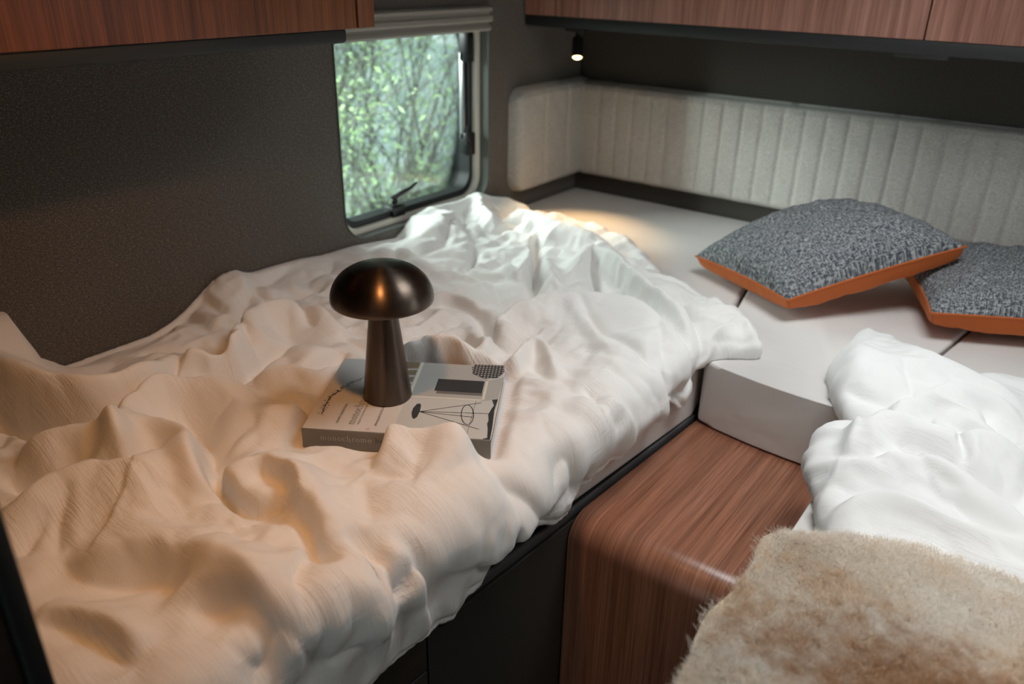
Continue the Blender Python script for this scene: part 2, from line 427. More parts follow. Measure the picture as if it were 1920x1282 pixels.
DUVET_FOLDS = [[[[-0.043,-1.763],[0.074,-1.764],[0.185,-1.752],[0.252,-1.722],[0.278,-1.687],[0.27,-1.622],[0.257,-1.558],[0.257,-1.508]],0.045,0.05,0.032,-0.02],[[[0.149,-1.828],[0.239,-1.795],[0.295,-1.777],[0.335,-1.76],[0.357,-1.737]],-0.03,0.02,0.012,0],[[[0.004,-1.515],[0.152,-1.512],[0.202,-1.472]],0.0,0.03,0.03,0],[[[0.434,-1.767],[0.39,-1.743],[0.344,-1.702],[0.33,-1.648],[0.347,-1.619],[0.398,-1.576],[0.446,-1.554]],0.03,0.016,0.03,0],[[[0.381,-1.712],[0.418,-1.704],[0.476,-1.699],[0.523,-1.717],[0.564,-1.737],[0.599,-1.744]],0.024,0.012,0.02,0],[[[0.35,-1.638],[0.424,-1.647],[0.478,-1.664],[0.523,-1.69],[0.573,-1.712]],-0.024,0.02,0.02,0],[[[0.523,-1.711],[0.539,-1.706],[0.568,-1.711],[0.603,-1.714],[0.631,-1.71],[0.657,-1.696],[0.675,-1.686]],-0.022,0.006,0.012,0],[[[0.608,-1.707],[0.594,-1.679],[0.604,-1.66],[0.633,-1.653],[0.668,-1.662],[0.704,-1.682],[0.741,-1.704],[0.765,-1.716]],0.022,0.03,0.008,-0.006],[[[0.563,-1.697],[0.601,-1.704],[0.628,-1.704],[0.653,-1.691]],0.012,0.02,0.01,-0.008],[[[0.305,-1.85],[0.33,-1.814],[0.351,-1.781],[0.379,-1.759],[0.421,-1.766],[0.451,-1.789]],0.026,0.018,0.03,0],[[[0.319,-1.872],[0.374,-1.857],[0.412,-1.835],[0.43,-1.817],[0.427,-1.805]],-0.018,0.02,0.015,0],[[[0.43,-1.941],[0.439,-1.921],[0.447,-1.889],[0.45,-1.865],[0.462,-1.839],[0.466,-1.828],[0.484,-1.809],[0.505,-1.792],[0.505,-1.772],[0.494,-1.733],[0.48,-1.703]],0.03,0.01,0.05,0.008],[[[0.394,-1.917],[0.432,-1.903],[0.434,-1.879],[0.427,-1.849]],-0.015,0.015,0.008,0],[[[0.537,-1.895],[0.572,-1.891],[0.591,-1.863],[0.615,-1.838],[0.651,-1.823],[0.691,-1.811],[0.753,-1.804],[0.812,-1.802],[0.81,-1.774]],0.016,0.05,0.02,0],[[[0.537,-1.909],[0.586,-1.901],[0.621,-1.878],[0.645,-1.857],[0.672,-1.849],[0.695,-1.845]],-0.014,0.014,0.03,0],[[[0.681,-1.865],[0.725,-1.831],[0.769,-1.816],[0.824,-1.812],[0.821,-1.775],[0.885,-1.752]],0.015,0.03,0.015,0],[[[0.722,-1.862],[0.763,-1.827],[0.793,-1.821],[0.828,-1.82],[0.822,-1.789]],-0.014,0.012,0.02,0],[[[0.62,-1.968],[0.649,-1.95],[0.69,-1.941],[0.742,-1.939]],-0.012,0.01,0.02,0],[[[0.603,-1.961],[0.645,-1.938],[0.684,-1.926],[0.736,-1.922]],0.012,0.02,0.012,0],[[[0.781,-1.865],[0.814,-1.844],[0.8,-1.814],[0.868,-1.78]],-0.012,0.012,0.02,0],[[[0.48,-1.882],[0.495,-1.913],[0.511,-1.935]],-0.008,0.008,0.008,0],[[[0.474,-1.853],[0.499,-1.885],[0.532,-1.907]],-0.008,0.008,0.008,0],[[[0.697,-1.683],[0.734,-1.704],[0.765,-1.721],[0.79,-1.715]],-0.02,0.008,0.01,0],[[[0.768,-1.683],[0.797,-1.684],[0.815,-1.675],[0.84,-1.676],[0.833,-1.647],[0.875,-1.632],[0.927,-1.614]],-0.022,0.014,0.005,0],[[[0.813,-1.733],[0.829,-1.712],[0.853,-1.708],[0.822,-1.663],[0.861,-1.648],[0.905,-1.636],[0.95,-1.625]],0.024,0.01,0.03,0.008],[[[0.831,-1.77],[0.808,-1.737],[0.862,-1.71],[0.922,-1.69]],0.012,0.02,0.02,0],[[[0.796,-1.776],[0.847,-1.777],[0.859,-1.734],[0.926,-1.715]],-0.012,0.015,0.015,0],[[[0.847,-1.677],[0.897,-1.667],[0.943,-1.665]],-0.012,0.01,0.01,0],[[[0.697,-1.577],[0.694,-1.552],[0.696,-1.523],[0.711,-1.495],[0.735,-1.482],[0.77,-1.488],[0.808,-1.497]],0.034,0.015,0.04,0.006],[[[0.597,-1.598],[0.626,-1.58],[0.664,-1.557],[0.673,-1.546]],0.004,0.014,0.03,0.0],[[[0.668,-1.53],[0.691,-1.564],[0.704,-1.586]],-0.009,0.01,0.01,0],[[[0.666,-1.616],[0.705,-1.587],[0.754,-1.568],[0.769,-1.534]],-0.005,0.006,0.006,0],[[[0.703,-1.594],[0.745,-1.626],[0.784,-1.654]],-0.008,0.02,0.02,0],[[[0.856,-1.475],[0.877,-1.481],[0.904,-1.485]],-0.022,0.005,0.007,0],[[[0.843,-1.526],[0.877,-1.514],[0.864,-1.41],[0.899,-1.374]],0.02,0.02,0.008,-0.006],[[[0.817,-1.489],[0.864,-1.427],[0.913,-1.383]],-0.012,0.006,0.012,0],[[[0.786,-1.473],[0.827,-1.472],[0.858,-1.478]],-0.008,0.02,0.02,0],[[[0.844,-1.626],[0.842,-1.569],[0.896,-1.53]],0.008,0.02,0.02,0],[[[0.861,-1.579],[0.89,-1.599],[0.91,-1.618]],-0.01,0.012,0.012,0],[[[0.334,-1.521],[0.304,-1.501],[0.278,-1.473],[0.25,-1.435],[0.226,-1.386],[0.232,-1.344],[0.262,-1.32],[0.318,-1.305],[0.361,-1.3]],0.034,0.008,0.03,0.008],[[[0.263,-1.493],[0.223,-1.456],[0.192,-1.419],[0.16,-1.378],[0.143,-1.327]],-0.016,0.02,0.006,0],[[[0.325,-1.468],[0.275,-1.44],[0.23,-1.415]],-0.014,0.007,0.007,0],[[[0.307,-1.335],[0.272,-1.33],[0.229,-1.307]],-0.014,0.007,0.009,0],[[[0.298,-1.394],[0.313,-1.423],[0.324,-1.448]],-0.008,0.008,0.008,0],[[[0.329,-1.564],[0.338,-1.523],[0.312,-1.453],[0.301,-1.42]],-0.022,0.006,0.014,0],[[[0.266,-1.575],[0.303,-1.535],[0.307,-1.498],[0.288,-1.457]],0.022,0.014,0.012,0],[[[0.295,-1.63],[0.287,-1.607],[0.247,-1.566]],-0.014,0.008,0.006,0],[[[0.38,-1.517],[0.403,-1.483],[0.418,-1.463],[0.449,-1.446]],0.014,0.014,0.014,0],[[[0.418,-1.465],[0.413,-1.426],[0.414,-1.381],[0.409,-1.353]],-0.02,0.008,0.01,0],[[[0.122,-1.564],[0.151,-1.522],[0.18,-1.484],[0.207,-1.437]],-0.008,0.006,0.01,0],[[[0.158,-1.575],[0.204,-1.545],[0.282,-1.537]],0.006,0.01,0.01,0],[[[0.151,-1.527],[0.202,-1.539],[0.232,-1.543]],-0.006,0.005,0.005,0],[[[0.197,-1.442],[0.161,-1.378],[0.127,-1.303],[0.116,-1.226],[0.129,-1.169]],-0.012,0.008,0.012,0],[[[0.146,-1.4],[0.065,-1.286],[0.045,-1.21],[0.016,-1.135]],-0.01,0.008,0.01,0],[[[0.067,-1.284],[0.117,-1.283]],-0.006,0.004,0.004,0],[[[-0.038,-1.307],[0.033,-1.345]],-0.006,0.005,0.005,0],[[[-0.046,-1.275],[0.005,-1.285],[0.078,-1.3]],0.01,0.012,0.012,0],[[[0.109,-1.43],[0.133,-1.379],[0.121,-1.322]],0.008,0.015,0.012,0],[[[0.085,-1.145],[0.074,-1.091],[0.026,-1.041]],-0.006,0.006,0.006,0],[[[-0.008,-0.491],[0.09,-0.585],[0.183,-0.648]],0.022,0.02,0.02,0],[[[0.144,-0.716],[0.172,-0.73],[0.207,-0.744]],-0.02,0.007,0.007,0],[[[0.208,-0.763],[0.252,-0.825],[0.29,-0.885]],-0.02,0.008,0.006,0],[[[0.051,-0.866],[0.087,-0.836],[0.119,-0.804],[0.162,-0.805]],-0.01,0.006,0.01,0],[[[0.162,-0.88],[0.152,-0.813],[0.104,-0.718]],-0.01,0.01,0.01,0],[[[0.035,-0.594],[0.126,-0.699],[0.171,-0.717]],-0.01,0.01,0.01,0],[[[0.282,-0.616],[0.378,-0.757],[0.491,-0.922]],-0.03,0.012,0.006,0],[[[0.324,-0.682],[0.38,-0.783],[0.42,-0.873],[0.389,-0.864],[0.338,-0.817]],0.016,0.008,0.012,0],[[[0.374,-0.716],[0.467,-0.821],[0.544,-0.898],[0.583,-0.939]],0.012,0.012,0.02,0],[[[0.506,-0.824],[0.493,-0.761],[0.477,-0.701],[0.489,-0.677],[0.545,-0.7],[0.615,-0.75],[0.672,-0.795],[0.727,-0.827],[0.805,-0.889],[0.856,-0.939]],0.03,0.028,0.01,-0.004],[[[0.471,-0.68],[0.53,-0.743],[0.616,-0.868]],-0.02,0.006,0.02,0],[[[0.527,-0.715],[0.615,-0.807],[0.671,-0.871]],-0.008,0.02,0.02,0],[[[0.606,-1.225],[0.573,-1.154],[0.56,-1.082],[0.577,-1.013],[0.614,-0.955],[0.669,-0.921],[0.725,-0.918],[0.798,-0.95],[0.868,-0.986]],0.03,0.01,0.05,0.004],[[[0.466,-1.043],[0.477,-0.971],[0.505,-0.926],[0.53,-0.876],[0.593,-0.853],[0.657,-0.823]],-0.012,0.008,0.006,0],[[[0.606,-0.962],[0.7,-1.042],[0.782,-1.108]],0.009,0.006,0.012,0],[[[0.608,-0.943],[0.705,-1.003],[0.797,-1.049],[0.855,-1.075]],-0.01,0.005,0.009,0],[[[0.461,-1.065],[0.504,-1.094],[0.555,-1.138],[0.593,-1.156],[0.617,-1.145],[0.637,-1.121]],-0.028,0.01,0.018,0],[[[0.558,-1.095],[0.596,-1.089],[0.624,-1.086]],-0.016,0.015,0.015,0],[[[0.68,-1.277],[0.668,-1.226],[0.658,-1.175],[0.663,-1.153],[0.699,-1.17],[0.75,-1.213]],0.018,0.01,0.012,0],[[[0.677,-1.193],[0.717,-1.211],[0.746,-1.215]],-0.008,0.008,0.008,0],[[[0.491,-1.122],[0.558,-1.185],[0.626,-1.24]],0.014,0.012,0.01,0],[[[0.51,-1.343],[0.531,-1.308],[0.566,-1.282],[0.607,-1.269],[0.655,-1.29]],0.036,0.03,0.01,-0.006],[[[0.428,-1.2],[0.45,-1.151],[0.465,-1.107]],-0.012,0.012,0.012,0],[[[0.345,-1.08],[0.392,-1.053],[0.462,-1.056]],0.012,0.014,0.009,0],[[[0.357,-1.093],[0.404,-1.059],[0.483,-1.073]],-0.01,0.006,0.01,0],[[[0.269,-0.928],[0.325,-0.904],[0.39,-0.913]],-0.007,0.012,0.012,0],[[[0.09,-0.978],[0.157,-0.945],[0.261,-0.971]],0.01,0.02,0.02,0],[[[0.101,-0.93],[0.161,-0.974],[0.211,-0.977]],-0.008,0.008,0.008,0],[[[0.382,-0.92],[0.445,-0.966],[0.476,-1.014]],-0.01,0.008,0.008,0],[[[0.799,-1.241],[0.85,-1.254],[0.841,-1.21],[0.884,-1.175],[0.921,-1.137]],0.02,0.01,0.022,0.004],[[[0.793,-1.207],[0.852,-1.224],[0.853,-1.187]],-0.012,0.014,0.006,0],[[[0.86,-1.389],[0.847,-1.34],[0.905,-1.323]],-0.012,0.012,0.012,0],[[[0.792,-1.324],[0.872,-1.388]],-0.007,0.02,0.02,0],[[[0.777,-0.938],[0.821,-0.998],[0.871,-1.087]],-0.008,0.014,0.014,0],[[[0.878,-1.172],[0.881,-1.081],[0.905,-1.058]],0.01,0.01,0.01,0],[[[0.874,-0.925],[0.881,-1.004],[0.865,-1.039]],-0.02,0.007,0.01,0],[[[0.866,-0.893],[0.887,-0.803],[0.946,-0.862]],0.006,0.006,0.006,0],[[[0.691,-0.731],[0.764,-0.799],[0.829,-0.876],[0.88,-0.941]],-0.016,0.01,0.008,0],[[[0.702,-1.27],[0.745,-1.258],[0.805,-1.273]],0.008,0.02,0.02,0],[[[0.132,-0.512],[0.287,-0.563],[0.405,-0.575],[0.523,-0.626]],0.016,0.02,0.03,0],[[[0.492,-1.602],[0.51,-1.569],[0.51,-1.53]],0.01,0.02,0.02,0],[[[0.603,-1.634],[0.616,-1.591],[0.66,-1.573]],0.008,0.015,0.02,0]]
DUVET_MOUNDS = [[0.076,-0.756,0.1,0.045],[0.095,-0.983,0.1,0.012],[0.388,-1.402,0.06,0.022],[0.492,-1.607,0.09,0.022],[0.714,-1.64,0.1,0.012],[0.803,-1.541,0.1,0.022],[0.778,-1.086,0.13,0.026],[0.848,-1.339,0.1,0.016],[0.267,-0.581,0.1,0.012],[0.001,-1.731,0.07,0.07],[0.847,-1.716,0.08,0.01],[0.338,-1.707,0.05,-0.01],[0.848,-1.467,0.07,0.016],[0.842,-0.806,0.07,0.012]]
TWIN_FREE = [[1.082,-0.6],[1.063,-0.655],[1.063,-0.739],[1.067,-0.806],[1.092,-0.887],[1.128,-0.959],[1.16,-0.996],[1.183,-0.999],[1.181,-1.027],[1.176,-1.085],[1.179,-1.142],[1.193,-1.202],[1.192,-1.253],[1.179,-1.288]]
TWIN_TOP = [[1.113,-0.64],[1.148,-0.649],[1.19,-0.685],[1.21,-0.677],[1.239,-0.692],[1.27,-0.71],[1.31,-0.684],[1.352,-0.67],[1.484,-0.641]]
TWIN_FOLDS = [[[[1.108,-0.712],[1.114,-0.866],[1.14,-0.986],[1.172,-1.042]],0.018,0.03,0.03,0],[[[1.115,-0.685],[1.156,-0.725],[1.213,-0.786],[1.264,-0.795],[1.32,-0.808],[1.375,-0.839]],0.02,0.03,0.03,0],[[[1.128,-0.932],[1.158,-0.949],[1.187,-0.952],[1.201,-0.949]],-0.014,0.008,0.014,0],[[[1.182,-0.836],[1.207,-0.887],[1.225,-0.934]],-0.01,0.02,0.01,0],[[[1.17,-1.063],[1.2,-1.004],[1.245,-0.939],[1.281,-0.89],[1.321,-0.866],[1.373,-0.881]],0.022,0.014,0.03,0],[[[1.31,-0.887],[1.338,-0.929],[1.38,-0.969]],-0.014,0.012,0.014,0],[[[1.168,-1.084],[1.185,-1.092],[1.204,-1.077]],0.01,0.01,0.01,0],[[[1.2,-1.105],[1.204,-1.077],[1.213,-1.056],[1.241,-1.053],[1.273,-1.055],[1.302,-1.045],[1.337,-1.017],[1.387,-0.998]],-0.035,0.014,0.006,0],[[[1.195,-1.151],[1.201,-1.08],[1.212,-1.054],[1.24,-1.049],[1.272,-1.048],[1.299,-1.048],[1.318,-1.022],[1.349,-1.008],[1.394,-1.001]],0.036,0.008,0.06,0.01],[[[1.296,-1.05],[1.308,-1.061],[1.324,-1.097]],-0.01,0.008,0.008,0],[[[1.21,-1.155],[1.257,-1.122],[1.295,-1.112],[1.34,-1.115],[1.4,-1.111]],-0.016,0.016,0.01,0],[[[1.199,-1.212],[1.226,-1.162],[1.259,-1.132],[1.297,-1.126],[1.343,-1.131],[1.403,-1.131]],0.014,0.008,0.03,0],[[[1.209,-1.29],[1.227,-1.241],[1.265,-1.211],[1.303,-1.216],[1.34,-1.22],[1.41,-1.197]],0.014,0.01,0.02,0],[[[1.207,-1.271],[1.224,-1.229],[1.262,-1.199],[1.294,-1.202]],-0.01,0.008,0.006,0],[[[1.272,-1.13],[1.308,-1.148],[1.334,-1.15]],-0.008,0.008,0.008,0],[[[1.285,-1.159],[1.331,-1.173],[1.363,-1.182],[1.408,-1.179]],-0.01,0.01,0.01,0]]
TWIN_MOUNDS = [[1.161,-0.853,0.08,0.03],[1.237,-0.863,0.08,0.02],[1.271,-1.123,0.1,0.02],[1.322,-0.961,0.08,0.02],[1.21,-0.662,0.03,0.02]]
FLEECE_EDGE = [[1.414,-1.295],[1.347,-1.299],[1.293,-1.306],[1.262,-1.319],[1.236,-1.324],[1.218,-1.338],[1.194,-1.358],[1.17,-1.376],[1.171,-1.446],[1.171,-1.494],[1.169,-1.539],[1.17,-1.583],[1.174,-1.623],[1.179,-1.659],[1.182,-1.693]]
BOOK = {"A":[0.567,-1.5801,0.0655],"ang":0.55828933746828,"W":0.265392354711281,"D":[-0.0058,0.2214],"D2":[0.2631,0.2156],"frame":[[0.1261,0.2257],[0.1307,0.1081],[0.2417,0.107],[0.2402,0.1673]],"art":[[0.165,0.1666],[0.2389,0.1672],[0.2366,0.1279],[0.1645,0.1287]],"artshadow":[[0.168,0.1265],[0.2375,0.1269],[0.2361,0.1114],[0.1746,0.1102]],"towel":[[0.0965,0.2221],[0.1261,0.2257],[0.1305,0.1091],[0.1206,0.1079]],"basket":[[0.2115,0.2122],[0.2169,0.2229],[0.2629,0.2244],[0.2651,0.2012],[0.2566,0.1804],[0.2361,0.1751],[0.2158,0.1896]],"seat":[[0.1467,0.0474],[0.1437,0.0588],[0.1433,0.0732],[0.1465,0.0858],[0.1511,0.0873],[0.1535,0.0817],[0.1549,0.0649],[0.1538,0.0482],[0.1501,0.0422]],"legs":[[[0.155,0.0644],[0.2405,0.0998]],[[0.155,0.0644],[0.2558,0.07]],[[0.1552,0.0635],[0.2331,0.0575]],[[0.1552,0.0635],[0.246,0.0257]]],"ring":[[0.2335,0.0641],[0.2341,0.058],[0.2342,0.0522],[0.2338,0.047],[0.233,0.0426],[0.2317,0.0393],[0.2302,0.0371],[0.2283,0.0362],[0.2263,0.0367],[0.2242,0.0384],[0.2221,0.0414],[0.2202,0.0454],[0.2184,0.0504],[0.2169,0.056],[0.2158,0.062],[0.2152,0.0682],[0.215,0.0741],[0.2153,0.0796],[0.2161,0.0842],[0.2173,0.0878],[0.2189,0.0901],[0.2208,0.0911],[0.2229,0.0906],[0.2251,0.0887],[0.2273,0.0855],[0.2293,0.0812],[0.231,0.076],[0.2325,0.0702]],"dark":[[0.2551,0.1101],[0.2639,0.1136],[0.262,0.0798],[0.2641,0.0336],[0.2643,0.0001],[0.2545,-0.0002],[0.2553,0.0029],[0.2601,0.0047],[0.2581,0.0285],[0.2557,0.0417],[0.2567,0.0509],[0.2544,0.067],[0.2572,0.0841],[0.26,0.0942]],"floorline":[[0.2318,0.1058],[0.231,0.0001]],"grey":[[0.2397,0.1673],[0.2667,0.1844],[0.2639,0.1136],[0.2407,0.1043]],"twig":[[0.0511,0.1613],[0.0373,0.143],[0.0277,0.1257],[0.0212,0.1075],[0.0157,0.0955],[0.0139,0.0801],[0.0153,0.063],[0.0157,0.0415]],"title":[[0.0659,0.0183],[0.0613,0.1009]],"sub":[[0.0765,0.0186],[0.0724,0.0771]],"auth":[[0.0464,0.0197],[0.0454,0.0665]],"photog":[[0.1016,0.0184],[0.101,0.0634]],"badge":[0.0922,0.0084]}

# ------------------------------------------------------------------ room shell
RW = 2.02       # inner width
CE = 1.05       # ceiling
FL = -0.75      # floor
YF = -4.0       # far front of the vehicle
WY0, WY1, WZ0, WZ1 = -0.975, -0.452, 0.058, 0.553

def wall_with_hole(name, x, thick, mat, y0, y1, z0, z1, holes, flip=1):
    """side wall in the YZ plane with rounded openings"""
    bm = bmesh.new()
    def loop(pts, xx):
        return [bm.verts.new((xx, p[0], p[1])) for p in pts]
    def side(xx):
        outer = loop([(y0, z0), (y1, z0), (y1, z1), (y0, z1)], xx)
        es = [bm.edges.new((outer[i], outer[(i + 1) % 4])) for i in range(4)]
        hl = []
        for h in holes:
            vs = loop(h, xx)
            hl.append(vs)
            es += [bm.edges.new((vs[i], vs[(i + 1) % len(vs)])) for i in range(len(vs))]
        bmesh.ops.triangle_fill(bm, edges=es, use_beauty=True)
        return outer, hl
    o1, h1 = side(x)
    o2, h2 = side(x + thick)
    for a, c in [(o1, o2)] + list(zip(h1, h2)):
        n = len(a)
        for i in range(n):
            j = (i + 1) % n
            bm.faces.new((a[i], a[j], c[j], c[i]))
    return bm_obj(name, bm, mat)

hole = rrect(WY0, WY1, WZ0, WZ1, 0.062, 8)
structure(wall_with_hole('wall_left', -0.026, 0.026, M['wall_left'], YF, 0.06, FL, CE, [hole]))
structure(wall_with_hole('wall_right', RW, 0.045, M['wall_left'], YF, 0.06, FL, CE, [rrect(WY0, WY1, WZ0, WZ1, 0.062, 8)]))
structure(boxo('wall_rear', (0, RW, 0, 0.06, FL, CE), M['wall_rear']))
# front wall with an assumed open doorway for the added door light
bm = bmesh.new()
box(bm, 0, 0.85, YF - 0.05, YF, FL, CE)
box(bm, 1.65, RW, YF - 0.05, YF, FL, CE)
box(bm, 0.85, 1.65, YF - 0.05, YF, CE - 0.05, CE)
structure(bm_obj('wall_front', bm, M['wall_left']))
structure(boxo('floor', (-0.045, RW + 0.045, YF - 0.05, 0.06, FL - 0.04, FL), plain('floor_vinyl', (0.10, 0.08, 0.065), 0.5)))
# ceiling with the opening of the assumed roof hatch
bm = bmesh.new()
hx0, hx1, hy0, hy1 = 0.86, 1.46, -1.24, -0.72
for b_ in ((-0.045, hx0, YF - 0.05, 0.06), (hx1, RW + 0.045, YF - 0.05, 0.06), (hx0, hx1, YF - 0.05, hy0), (hx0, hx1, hy1, 0.06)):
    box(bm, *b_, CE, CE + 0.03)
structure(bm_obj('ceiling', bm, plain('ceiling_panel', (0.30, 0.29, 0.27), 0.8)))

# ------------------------------------------------------------------ window 1
win = bpy.data.objects.new('window_1', None)
COL.objects.link(win)
win.location = (0, -0.713, 0.30)
structure(win, 'rounded hinged caravan window with black seal and cream surround beside the duvet')
wl = (0, 0.713, -0.30)
AX = (1, 2, 0)
def wobj(name, bm, mat, parent=None, **k):
    p = parent or win
    o = bm_obj(name, bm, mat, p, **k)
    if p is win:
        o.location = wl
    return o
# cream surround set into the wall opening
bm = bmesh.new()
ringprism(bm, rrect(WY0 - 0.010, -0.415, WZ0 - 0.024, WZ1 + 0.01, 0.075, 8), rrect(WY0 + 0.020, -0.469, WZ0 + 0.012, WZ1 - 0.03, 0.050, 8), -0.06, -0.0275, AX)
bmesh.ops.bevel(bm, geom=[e for e in bm.edges if e.is_manifold and e.calc_face_angle(0) > 1.0], offset=0.004, segments=2, profile=0.5, affect='EDGES')
wobj('surround', bm, M['frame_cream'], auto=0.7)
# a thin edging where the fabric wall meets the surround
bm = bmesh.new()
ringprism(bm, rrect(WY0 - 0.001, WY1 + 0.003, WZ0 - 0.002, WZ1 + 0.003, 0.064, 8), rrect(WY0 + 0.001, WY1 - 0.002, WZ0 + 0.001, WZ1 - 0.002, 0.060, 8), -0.02, 0.003, AX)
wobj('edging', bm, plain('edging_grey', (0.12, 0.13, 0.12), 0.6), auto=0.7)
bm = bmesh.new()
ringprism(bm, rrect(WY0 + 0.014, -0.452, WZ0 + 0.005, WZ1 - 0.02, 0.055, 8), rrect(WY0 + 0.030, -0.482, WZ0 + 0.028, WZ1 - 0.05, 0.045, 8), -0.078, -0.040, AX)
wobj('seal', bm, M['rubber'], auto=0.7)
bm = bmesh.new()
prism(bm, rrect(WY0 + 0.020, -0.466, WZ0 + 0.018, WZ1 - 0.03, 0.048, 8), -0.074, -0.069, AX)
wobj('glass_pane', bm, M['glass'])
# blind cassette across the top of the window
bm = bmesh.new()
prof = [(-0.045, 0.553), (0.008, 0.553), (0.016, 0.548), (0.016, 0.541), (0.008, 0.538), (0.008, 0.532), (0.017, 0.529), (0.019, 0.520), (0.013, 0.515), (0.005, 0.514), (0.005, 0.509), (0.012, 0.506), (0.014, 0.499), (0.008, 0.494), (-0.045, 0.494)]
prism(bm, prof, WY0 + 0.004, WY1 - 0.003, (0, 2, 1))
bc = wobj('blind_cassette', bm, M['blind'], auto=0.9)
# slim pull profile on the right jamb
bm = bmesh.new()
box(bm, -0.066, -0.050, -0.492, -0.480, 0.215, 0.44, 0.003)
wobj('stay_bar', bm, M['steel'], auto=0.7)
# latches: base block, pivot, lever
def latch(name, y, z, lever, plate):
    bm = bmesh.new()
    box(bm, *plate, 0.004)
    o = wobj(name, bm, M['latch'], auto=0.7)
    bm = bmesh.new()
    tube(bm, [(p[0], p[1], p[2]) for p in lever], [0.0065, 0.0065, 0.006, 0.0045, 0.003][:len(lever)], 10)
    bm_obj('lever', bm, M['latch'], o, auto=0.9)
    bm = bmesh.new()
    bmesh.ops.create_uvsphere(bm, u_segments=16, v_segments=8, radius=0.009)
    bm_obj('pivot', bm, M['latch'], o, loc=lever[0], smooth=True)
    return o
latch('window_latch', 0, 0, [(-0.045, -0.77, 0.106), (-0.034, -0.785, 0.118), (-0.028, -0.765, 0.128), (-0.024, -0.735, 0.135), (-0.022, -0.712, 0.146)], (-0.066, -0.030, -0.79, -0.745, 0.066, 0.096))
latch('window_latch', 0, 0, [(-0.045, -0.480, 0.205), (-0.033, -0.497, 0.21), (-0.028, -0.503, 0.225), (-0.026, -0.503, 0.245), (-0.026, -0.503, 0.258)], (-0.066, -0.030, -0.492, -0.458, 0.175, 0.235))
latch('window_latch', 0, 0, [(-0.045, -0.478, 0.425), (-0.036, -0.480, 0.435), (-0.034, -0.480, 0.455), (-0.034, -0.480, 0.475)], (-0.066, -0.034, -0.492, -0.462, 0.415, 0.50))

# assumed twin window on the right wall, out of frame
win2 = bpy.data.objects.new('assumed_window_2', None)
COL.objects.link(win2)
win2.location = (RW + 0.045, -0.713, 0.30)
structure(win2)
bm = bmesh.new()
ringprism(bm, rrect(-0.26, 0.26, -0.24, 0.25, 0.06, 8), rrect(-0.235, 0.235, -0.215, 0.225, 0.05, 8), -0.04, 0.01, AX)
bm_obj('surround', bm, M['frame_cream'], win2, auto=0.7)
# surround of the assumed roof hatch
bm = bmesh.new()
ringprism(bm, rrect(hx0 - 0.03, hx1 + 0.03, hy0 - 0.03, hy1 + 0.03, 0.05, 6), rrect(hx0 + 0.01, hx1 - 0.01, hy0 + 0.01, hy1 - 0.01, 0.04, 6), CE - 0.015, CE + 0.03, (0, 1, 2))
structure(bm_obj('trim_1', bm, M['frame_cream'], auto=0.7))

# ------------------------------------------------------------------ wall pads
def channel_pad(name, mat, length, zlo, zhi, thick, rl, rr_, grooves, place, label):
    """upholstered panel: (u along the wall, z up), soft vertical stitched channels"""
    nu, nz = int(length / 0.004), 70
    U = np.linspace(0, length, nu + 1)
    Z = np.linspace(zlo, zhi, nz + 1)
    bm = bmesh.new()
    grid = {}
    rc = 0.035
    for i, u in enumerate(U):
        for j, z in enumerate(Z):
            # squeeze the rows into rounded corners
            zz, uu = z, u
            for (end, r) in ((0, rl), (1, rr_)):
                du = u if end == 0 else length - u
                if r > 0 and du < r:
                    k = r - math.sqrt(max(0, r * r - (r - du) ** 2))
                    zz = (zlo + k) + (z - zlo) / (zhi - zlo) * ((zhi - k) - (zlo + k))
            e = min(zz - zlo, zhi - zz)
            eu = min(u + (1 if rl == 0 else 0), length - u + (1 if rr_ == 0 else 0))
            kk = 0
            if j in (0, nz) or (i == 0 and rl > 0) or (i == nu and rr_ > 0):
                th = 0.0
            else:
                d = min(min(z - zlo, zhi - z), eu)
                x = min(1, d / 0.022)
                th = thick * math.sqrt(1 - (1 - x) ** 2)
                for g_ in grooves:
                    q = abs(u - g_)
                    if q < 0.03:
                        s_ = min(1, min(z - zlo, zhi - z) / 0.025)
                        th -= 0.0075 * math.exp(-q / 0.0036) * s_
                th -= 0.003 * math.exp(-((zhi - 0.016 - z) / 0.0028) ** 2)
                th += 0.0014 * math.sin(u * 61 + z * 23) * math.sin(z * 40 + u * 11)
                th = max(th, 0.002)
            grid[i, j] = bm.verts.new(place(uu, th, zz))
    for i in range(nu):
        for j in range(nz):
            bm.faces.new((grid[i, j], grid[i + 1, j], grid[i + 1, j + 1], grid[i, j + 1]))
    # back face
    bk = [grid[i, 0] for i in range(nu + 1)] + [grid[nu, j] for j in range(1, nz + 1)] + [grid[i, nz] for i in range(nu - 1, -1, -1)] + [grid[0, j] for j in range(nz - 1, 0, -1)]
    vs = [bm.verts.new(v.co) for v in bk]
    bm.faces.new(vs[::-1])
    o = bm_obj(name, bm, mat, smooth=True)
    return tag(o, label, 'padded panel')

gr = [0.058, 0.115] + [0.115 + 0.0555 * k for k in range(1, 40)]
channel_pad('headboard_pad', M['pad'], RW - 0.04 - 0.004, 0.052, 0.334, 0.040, 0, 0.0, [g_ - 0.0 for g_ in gr],
            lambda u, t_, z: (0.040 + u, -0.001 - t_, z), 'long pale grey padded panel with vertical stitched channels along the rear wall')
channel_pad('side_pad', M['pad'], 0.362, 0.050, 0.341, 0.040, 0.042, 0, [0.13, 0.245],
            lambda u, t_, z: (0.001 + t_, -0.362 + u, z), 'short light grey padded panel with rounded corners between window and corner')

